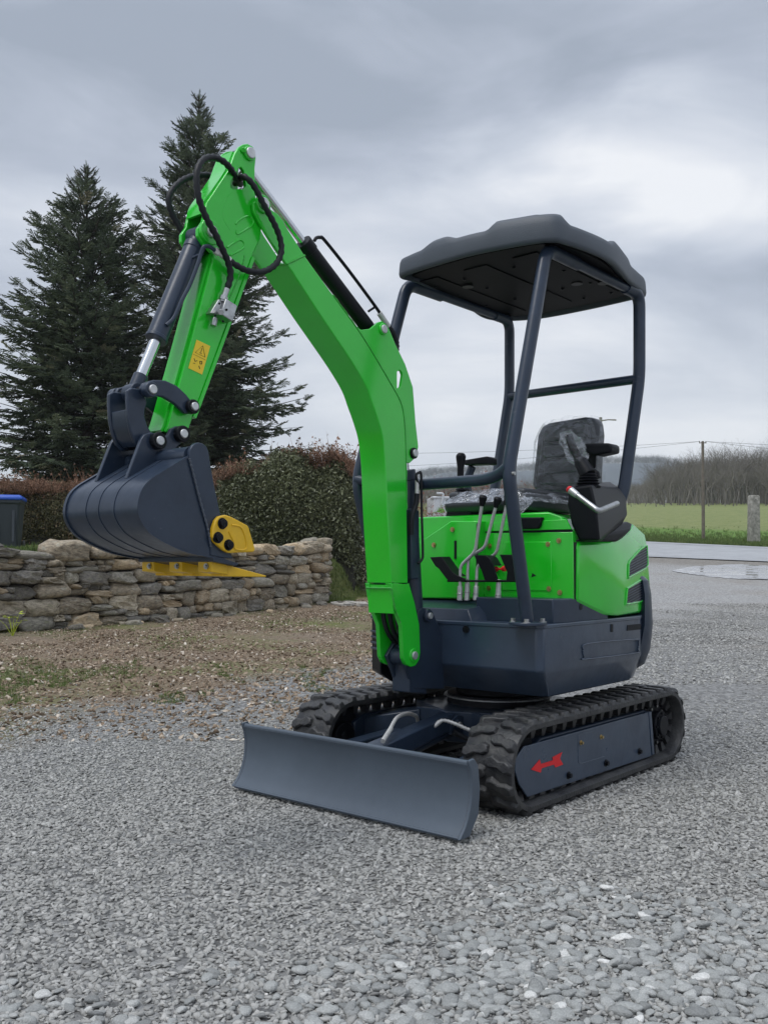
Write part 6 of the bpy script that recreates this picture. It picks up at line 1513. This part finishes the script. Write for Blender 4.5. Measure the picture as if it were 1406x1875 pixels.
def hedge(name, line, h_pts, depth, lab, seed, leafm, leafs=.045, dens=900, toptw=260, topcol=None):
    """line: foot points (x, y); h_pts: height over ground at each; body is a rounded bank"""
    rr = np.random.default_rng(seed); root = empty(name, (line[0][0], line[0][1], 0)); tag(root, lab, 'hedge'); O_ = np.array([line[0][0], line[0][1], 0.0])
    ln_ = np.array(line); seg = np.r_[0, np.cumsum(np.hypot(*np.diff(ln_, axis=0).T))]; Lt = seg[-1]
    def P0(s_): return np.stack([np.interp(s_, seg, ln_[:, 0]), np.interp(s_, seg, ln_[:, 1])], -1)
    def HH(s_): return np.interp(s_, seg, h_pts)
    tn_ = (ln_[-1] - ln_[0]) / np.linalg.norm(ln_[-1] - ln_[0]); nr_ = np.array([-tn_[1], tn_[0]])
    hmean = np.mean(h_pts); n = int(dens * Lt * (hmean + depth * .7 + .3))
    s_ = rr.uniform(0, Lt, n); u = rr.uniform(0, 1, n)      # u: up the front, then over the top
    H = HH(s_); fr = hmean / (hmean + depth * .7); front = u < fr
    v = np.where(front, u / fr, 1.0); w = np.where(front, 0.0, (u - fr) / (1 - fr) * depth * .8)
    bul = .16 * np.sin(s_ * 1.9 + seed) + .12 * np.sin(s_ * 4.7 + 2 + v * 3) + .10 * np.sin(v * 5 + s_)
    endf = np.clip(np.minimum(s_, Lt - s_) / .5, 0, 1) ** .5
    prof = (v ** 3) * .28
    hh = v * H * (1 + .035 * np.sin(s_ * 5.3) + .03 * np.sin(s_ * 11 + 1)) + np.where(front, 0, .05 * np.sin(w * 5))
    p = P0(s_) + nr_[None, :] * (prof + bul + w - .1 + rr.exponential(.07, n) + (1 - endf) * depth * .5)[:, None]
    gz = zt(p[:, 0], p[:, 1]); z = gz + hh + rr.normal(0, .045, n) - rr.exponential(.03, n)
    pos_ = np.stack([p[:, 0], p[:, 1], z], -1) - O_
    rot = rr.uniform(-3.1, 3.1, (n, 3)); sc = (leafs * rr.uniform(.7, 1.4, n))[:, None] * np.ones((1, 3))
    clump = .5 + .5 * np.sin(s_ * 3.1 + v * 4) * np.sin(v * 9 + s_ * 1.3)
    tone = np.clip(rr.normal(.40, .19, n) + .22 * (clump - .5) + (topcol or 0) * np.clip((v - .72) * 3, 0, 1), 0, 1)
    f = scatter('foliage', lc_, pos_, rot, sc, tone, leafm, root); f['kind'] = 'stuff'
    # browned shoots along the clipped top
    m = int(650 * Lt); s2 = rr.uniform(.05, Lt - .05, m); dd = rr.exponential(.09, m); w2 = rr.uniform(-.02, depth * .7, m)
    p = P0(s2) + nr_[None, :] * (w2 + .28 + .16 * np.sin(s2 * 1.9 + seed) - .12)[:, None]
    pos_ = np.stack([p[:, 0], p[:, 1], zt(p[:, 0], p[:, 1]) + HH(s2) * (1 + .035 * np.sin(s2 * 5.3)) - dd + .03], -1) - O_
    f = scatter('top_leaves', lc_, pos_, rr.uniform(-3, 3, (m, 3)), (.040 * rr.uniform(.6, 1.3, m))[:, None] * np.ones((1, 3)), rr.uniform(0, 1, m), redt, root); f['kind'] = 'stuff'
    # twigs over the top
    m = int(toptw * Lt); s2 = rr.uniform(.1, Lt - .1, m); H2 = HH(s2); p = P0(s2) + nr_[None, :] * (rr.uniform(.1, depth * .8, m))[:, None]
    keep = (np.sin(s2 * 2.3 + seed) + np.sin(s2 * 5.9) + rr.normal(0, .9, m)) > -.6; hgt = rr.uniform(.14, .34, m) * (1 + .8 * (rr.random(m) < .08))
    pos_ = (np.stack([p[:, 0], p[:, 1], zt(p[:, 0], p[:, 1]) + H2 - .08 + rr.normal(0, .02, m)], -1) - O_)[keep]; k_ = keep.sum()
    f = scatter('top_twigs', tcs, pos_, np.stack([rr.normal(0, .25, k_), rr.normal(0, .25, k_), rr.uniform(0, 6, k_)], -1), hgt[keep][:, None] * np.ones((1, 3)), rr.uniform(0, 1, k_), redt, root); f['kind'] = 'stuff'
    # dark twiggy inside
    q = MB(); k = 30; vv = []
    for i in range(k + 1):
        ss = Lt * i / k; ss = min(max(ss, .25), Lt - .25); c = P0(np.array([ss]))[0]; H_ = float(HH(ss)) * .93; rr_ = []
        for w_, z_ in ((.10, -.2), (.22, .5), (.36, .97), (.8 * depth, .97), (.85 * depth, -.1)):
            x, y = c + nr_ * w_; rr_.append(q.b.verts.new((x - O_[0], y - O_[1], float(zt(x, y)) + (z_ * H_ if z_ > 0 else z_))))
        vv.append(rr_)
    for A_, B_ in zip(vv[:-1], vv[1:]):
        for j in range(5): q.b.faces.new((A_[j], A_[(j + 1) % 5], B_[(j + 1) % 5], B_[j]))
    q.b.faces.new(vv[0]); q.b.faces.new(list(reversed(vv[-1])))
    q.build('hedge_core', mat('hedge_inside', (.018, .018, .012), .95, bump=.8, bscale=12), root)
# right hedge bulks up behind the wall end; left one is lower, behind the bin
def foot(px, D): a, _ = ray(px, 900); return (a * D, D)
def hh_at(px, topy, D): a, _ = ray(px, 900); return CAMH + D * (HOR - topy) / FPX - float(zt(a * D, D))
rl_pts = [(385, 17.4, 872), (440, 17.5, 862), (500, 17.4, 852), (560, 17.3, 850), (610, 17.0, 850), (640, 16.9, 856), (668, 17.1, 862)]
hedge('hedge', [foot(p, D) for p, D, _ in rl_pts], [hh_at(*(p, ty, D + .5)) for p, D, ty in rl_pts], 1.5, 'tall dark evergreen hedge rising behind the right end of the stone wall', 21, ever, .050, 1250, 230, .1)
ll_pts = [(-160, 19.5, 900), (0, 20.0, 897), (120, 20.5, 894), (250, 20.8, 890), (400, 21.0, 880)]
hedge('hedge', [foot(p, D) for p, D, _ in ll_pts], [hh_at(*(p, ty, D + .5)) for p, D, ty in ll_pts], 1.3, 'lower brown-topped beech hedge between the bin and the bucket', 22, beech, .042, 1300, 300, .55)

# ---- grass
def blades(seed, n=7):
    rr = random.Random(seed); vs = []; fs = []
    for _ in range(n):
        a = rr.uniform(0, 6.28); p = Vector((rr.gauss(0, .25), rr.gauss(0, .25), 0)); d = Vector((math.cos(a), math.sin(a), 0)); s_ = d.cross(Vector((0, 0, 1))) * .045; l_ = rr.uniform(.6, 1.1); b_ = rr.uniform(.1, .55); o = len(vs)
        vs += [tuple(p - s_), tuple(p + s_), tuple(p + d * b_ * .4 + Vector((0, 0, l_ * .6)) + s_ * .7), tuple(p + d * b_ * .4 + Vector((0, 0, l_ * .6)) - s_ * .7), tuple(p + d * b_ + Vector((0, 0, l_)))]
        fs += [(o, o + 1, o + 2, o + 3), (o + 3, o + 2, o + 4)]
    return vs, fs
bl_ = [blades(i) for i in range(4)]
def grass(name, pts, hmin, hmax, tone0, seed, m=grn, sp=.2):
    rr = np.random.default_rng(seed); n = len(pts); pts = np.array(pts); z = zt(pts[:, 0], pts[:, 1])
    o = scatter(name, bl_, np.stack([pts[:, 0], pts[:, 1], z - .005], -1), np.stack([rr.normal(0, .15, n), rr.normal(0, .15, n), rr.uniform(0, 6.3, n)], -1), rr.uniform(hmin, hmax, n)[:, None] * np.ones((1, 3)), np.clip(rr.normal(tone0, sp, n), 0, 1), m)
    return tag(o, kind='stuff')
# terrace behind the wall, bank at its right end
n = 16000; s_ = rng.uniform(0, 8.8, n); d_ = .42 + rng.exponential(1.4, n)
P_ = np.stack([WLX.x + wdir.x * s_ + wnor.x * d_, WLX.y + wdir.y * s_ + wnor.y * d_], -1); grass('grass', P_, .05, .14, .55, 31)
n = 9000; s_ = rng.uniform(9.35, 11.4, n); d_ = rng.uniform(-.05, 1.6, n) + .15 * np.sin(s_ * 5)
P_ = np.stack([WLX.x + wdir.x * s_ + wnor.x * d_, WLX.y + wdir.y * s_ + wnor.y * d_], -1); grass('grass', P_, .03, .09, .85, 32)
# mossy tufts in the dirt
pts = []
for _ in range(16000):
    px, py = rng.uniform(-60, 660), rng.uniform(1120, 1290); k = noise.noise(Vector((px / 90, py / 28, 2.2))) + .55 * noise.noise(Vector((px / 30, py / 12, 7)))
    band = math.exp(-((py - (1255 - px * .12)) / 16) ** 2) * (px < 260) * 1.1
    wallb = math.exp(-((py - (1165 - px * .085)) / 14) ** 2) * .8
    if k + band + wallb > .48:
        g = G(px, py, 4, 22); pts.append((g.x, g.y)) 
grass('grass', pts, .012, .035, .62, 33)
# field edge by the road
n = 26000; t_ = rng.uniform(-3, 5, n); d_ = rng.exponential(3.2, n) + .2
P_ = np.stack([R1.x + (R2.x - R1.x) * t_ - rdy / rl * d_, R1.y + (R2.y - R1.y) * t_ + rdx / rl * d_], -1); grass('grass', P_, .06, .16, .62, 34)

# ---- small yellow-green weed at the foot of the wall
wp = G(24, 1166, 4, 20); weed = empty('weed', tuple(wp)); tag(weed, 'small yellow-green weed growing at the foot of the stone wall', 'plant')
lm = mat('young_leaf', (.42, .50, .035), .5, noise_amt=.25, nscale=30); vs, fs = [], []
rr = random.Random(8)
for st in range(7):
    a = st * .9; tip_ = Vector((math.cos(a) * rr.uniform(.05, .17), math.sin(a) * .08, rr.uniform(.10, .27)))
    MB().tube([(0, 0, 0), tip_ * .5 + Vector((0, 0, .03)), tip_], [.004, .003, .002], 5).build('stem', lm, weed)
    for j in range(3):
        b_ = a + (j - 1) * 1.1; d = Vector((math.cos(b_), math.sin(b_) * .7, rr.uniform(-.1, .5))).normalized(); L_ = rr.uniform(.05, .085); sd_ = d.cross(Vector((0, 0, 1))).normalized() * L_ * .32
        p = tip_; q = MB(); q.add([p, p + d * L_ * .5 + sd_, p + d * L_ - Vector((0, 0, .01)), p + d * L_ * .5 - sd_, p + d * L_ * .5 - Vector((0, 0, .006))], [(0, 1, 4), (1, 2, 4), (2, 3, 4), (3, 0, 4)]); q.build('leaf', lm, weed)

# ---- gravel
def pebble(seed, rough, cuts=1, flat=.6):
    q = bmesh.new(); bmesh.ops.create_icosphere(q, subdivisions=cuts, radius=.5)
    for v in q.verts:
        n_ = noise.noise_vector(v.co * 1.6 + Vector((seed * 2.3, 1, 4))) * rough; v.co = v.co + n_; v.co.z *= flat
    q.verts.index_update(); vs = [tuple(v.co) for v in q.verts]; fs = [tuple(v.index for v in f.verts) for f in q.faces]; q.free(); return vs, fs
chips = [pebble(i, .42, 1, .55) for i in range(7)]; cobs = [pebble(40 + i, .22, 2, .55) for i in range(6)]
gst = inst_mat('gravel_stone', [(0, (.13, .13, .128)), (.35, (.29, .288, .272)), (.7, (.44, .435, .412)), (.93, (.56, .55, .525)), (1, (.66, .65, .62))], .8, .35, bump=.3, bscale=30)
cst = inst_mat('cobble_stone', [(0, (.20, .205, .20)), (.4, (.31, .318, .308)), (.8, (.41, .415, .40)), (1, (.66, .655, .63))], .7, .4, bump=.25, bscale=8)
lst = inst_mat('dirt_chip', [(0, (.09, .062, .042)), (.4, (.22, .162, .112)), (.75, (.36, .285, .21)), (1, (.60, .54, .46))], .85, .25)
def dirt_amount(x, y):
    s_ = (x - px_.x) * (-dy / ln) + (y - px_.y) * (dx / ln)
    return s_
def fieldpts(n, d0, d1, dens_pow, seed, margin=.27):
    n = int(n * 1.28); rr = np.random.default_rng(seed); u = rr.uniform(0, 1, n); D = (d0 ** dens_pow + u * (d1 ** dens_pow - d0 ** dens_pow)) ** (1 / dens_pow)
    lim0, lim1 = -(703 / FPX + margin), 703 / FPX + margin; x = D * rr.uniform(lim0, lim1, n); return x, D, rr
def lay(name, x, y, rr, smin, smax, protos, m, tone, tsd, sink=.1, tilt=.35):
    n = len(x); s_ = rr.uniform(0, 1, n) ** 1.6 * (smax - smin) + smin; z = zt(x, y) + s_ * (.16 - sink * rr.uniform(0, 1, n))
    o = scatter(name, protos, np.stack([x, y, z], -1), np.stack([rr.normal(0, tilt, n), rr.normal(0, tilt, n), rr.uniform(0, 6.3, n)], -1),
                np.stack([s_ * rr.uniform(.9, 1.6, n), s_ * rr.uniform(.7, 1.05, n), s_ * rr.uniform(.7, 1.1, n)], -1), np.clip(rr.normal(tone, tsd, n), 0, 1), m, rng=rr)
    return tag(o, kind='stuff')
x, y, rr = fieldpts(175000, 1.25, 6.5, 1.75, 1); k = dirt_amount(x, y) + rr.normal(0, .35, len(x)) < 0; lay('gravel', x[k], y[k], rr, .008, .018, chips, gst, .50, .14)
x, y, rr = fieldpts(80000, 6.2, 16.0, 1.5, 2); k = (dirt_amount(x, y) + rr.normal(0, .5, len(x)) < 0) | (x > .6); lay('gravel', x[k], y[k], rr, .013, .028, chips, gst, .50, .15)
# coarse rounded pebbles in the very front, thickest at the right
x, y, rr = fieldpts(9000, 1.25, 2.5, 1.6, 3); pr_ = np.clip((2.12 - y + .42 * x + .16 * np.sin(x * 5) + .08 * np.sin(y * 19 + x * 7)) * 1.3, 0, .8); k = rr.uniform(0, 1, len(x)) < pr_; lay('pebbles', x[k], y[k], rr, .015, .034, cobs, cst, .40, .22, tilt=.18, sink=.02)
# chips, bark and dead leaves on the dirt
x, y, rr = fieldpts(50000, 4.2, 17.0, 1.4, 4); k = (dirt_amount(x, y) + rr.normal(0, .5, len(x)) > 0) & (x < .4) & (((x - WL.x) * wnor.x + (y - WL.y) * wnor.y) < -.05); lay('leaf_litter', x[k], y[k], rr, .012, .034, chips, lst, .42, .26, tilt=.5)
leaves = [([(-.5, 0, 0), (0, -.28, .10), (.5, 0, -.04), (0, .28, .12), (0, 0, 0)], [(0, 1, 4), (1, 2, 4), (2, 3, 4), (3, 0, 4)])]
x, y, rr = fieldpts(16000, 4.2, 17.0, 1.5, 5); k = (dirt_amount(x, y) + rr.normal(0, .5, len(x)) > .1) & (x < .3) & (((x - WL.x) * wnor.x + (y - WL.y) * wnor.y) < -.02); lay('leaf_litter', x[k], y[k], rr, .02, .05, leaves, lst, .6, .25, tilt=.7)

# ================================================================== air
hz_m = bpy.data.materials.new('air_haze'); hz_m.use_nodes = True; t = hz_m.node_tree
for n in list(t.nodes): t.nodes.remove(n)
o_ = t.nodes.new('ShaderNodeOutputMaterial'); pv = t.nodes.new('ShaderNodeVolumePrincipled'); pv.inputs['Color'].default_value = (.94, .97, 1.0, 1); pv.inputs['Density'].default_value = 0.00036; pv.inputs['Anisotropy'].default_value = 0.1
t.links.new(pv.outputs[0], o_.inputs['Volume'])
hb_ = MB(); hb_.box((0, 1490, 45), (5200, 3200, 112)); hz_o = hb_.build('haze', hz_m); tag(hz_o, kind='stuff')
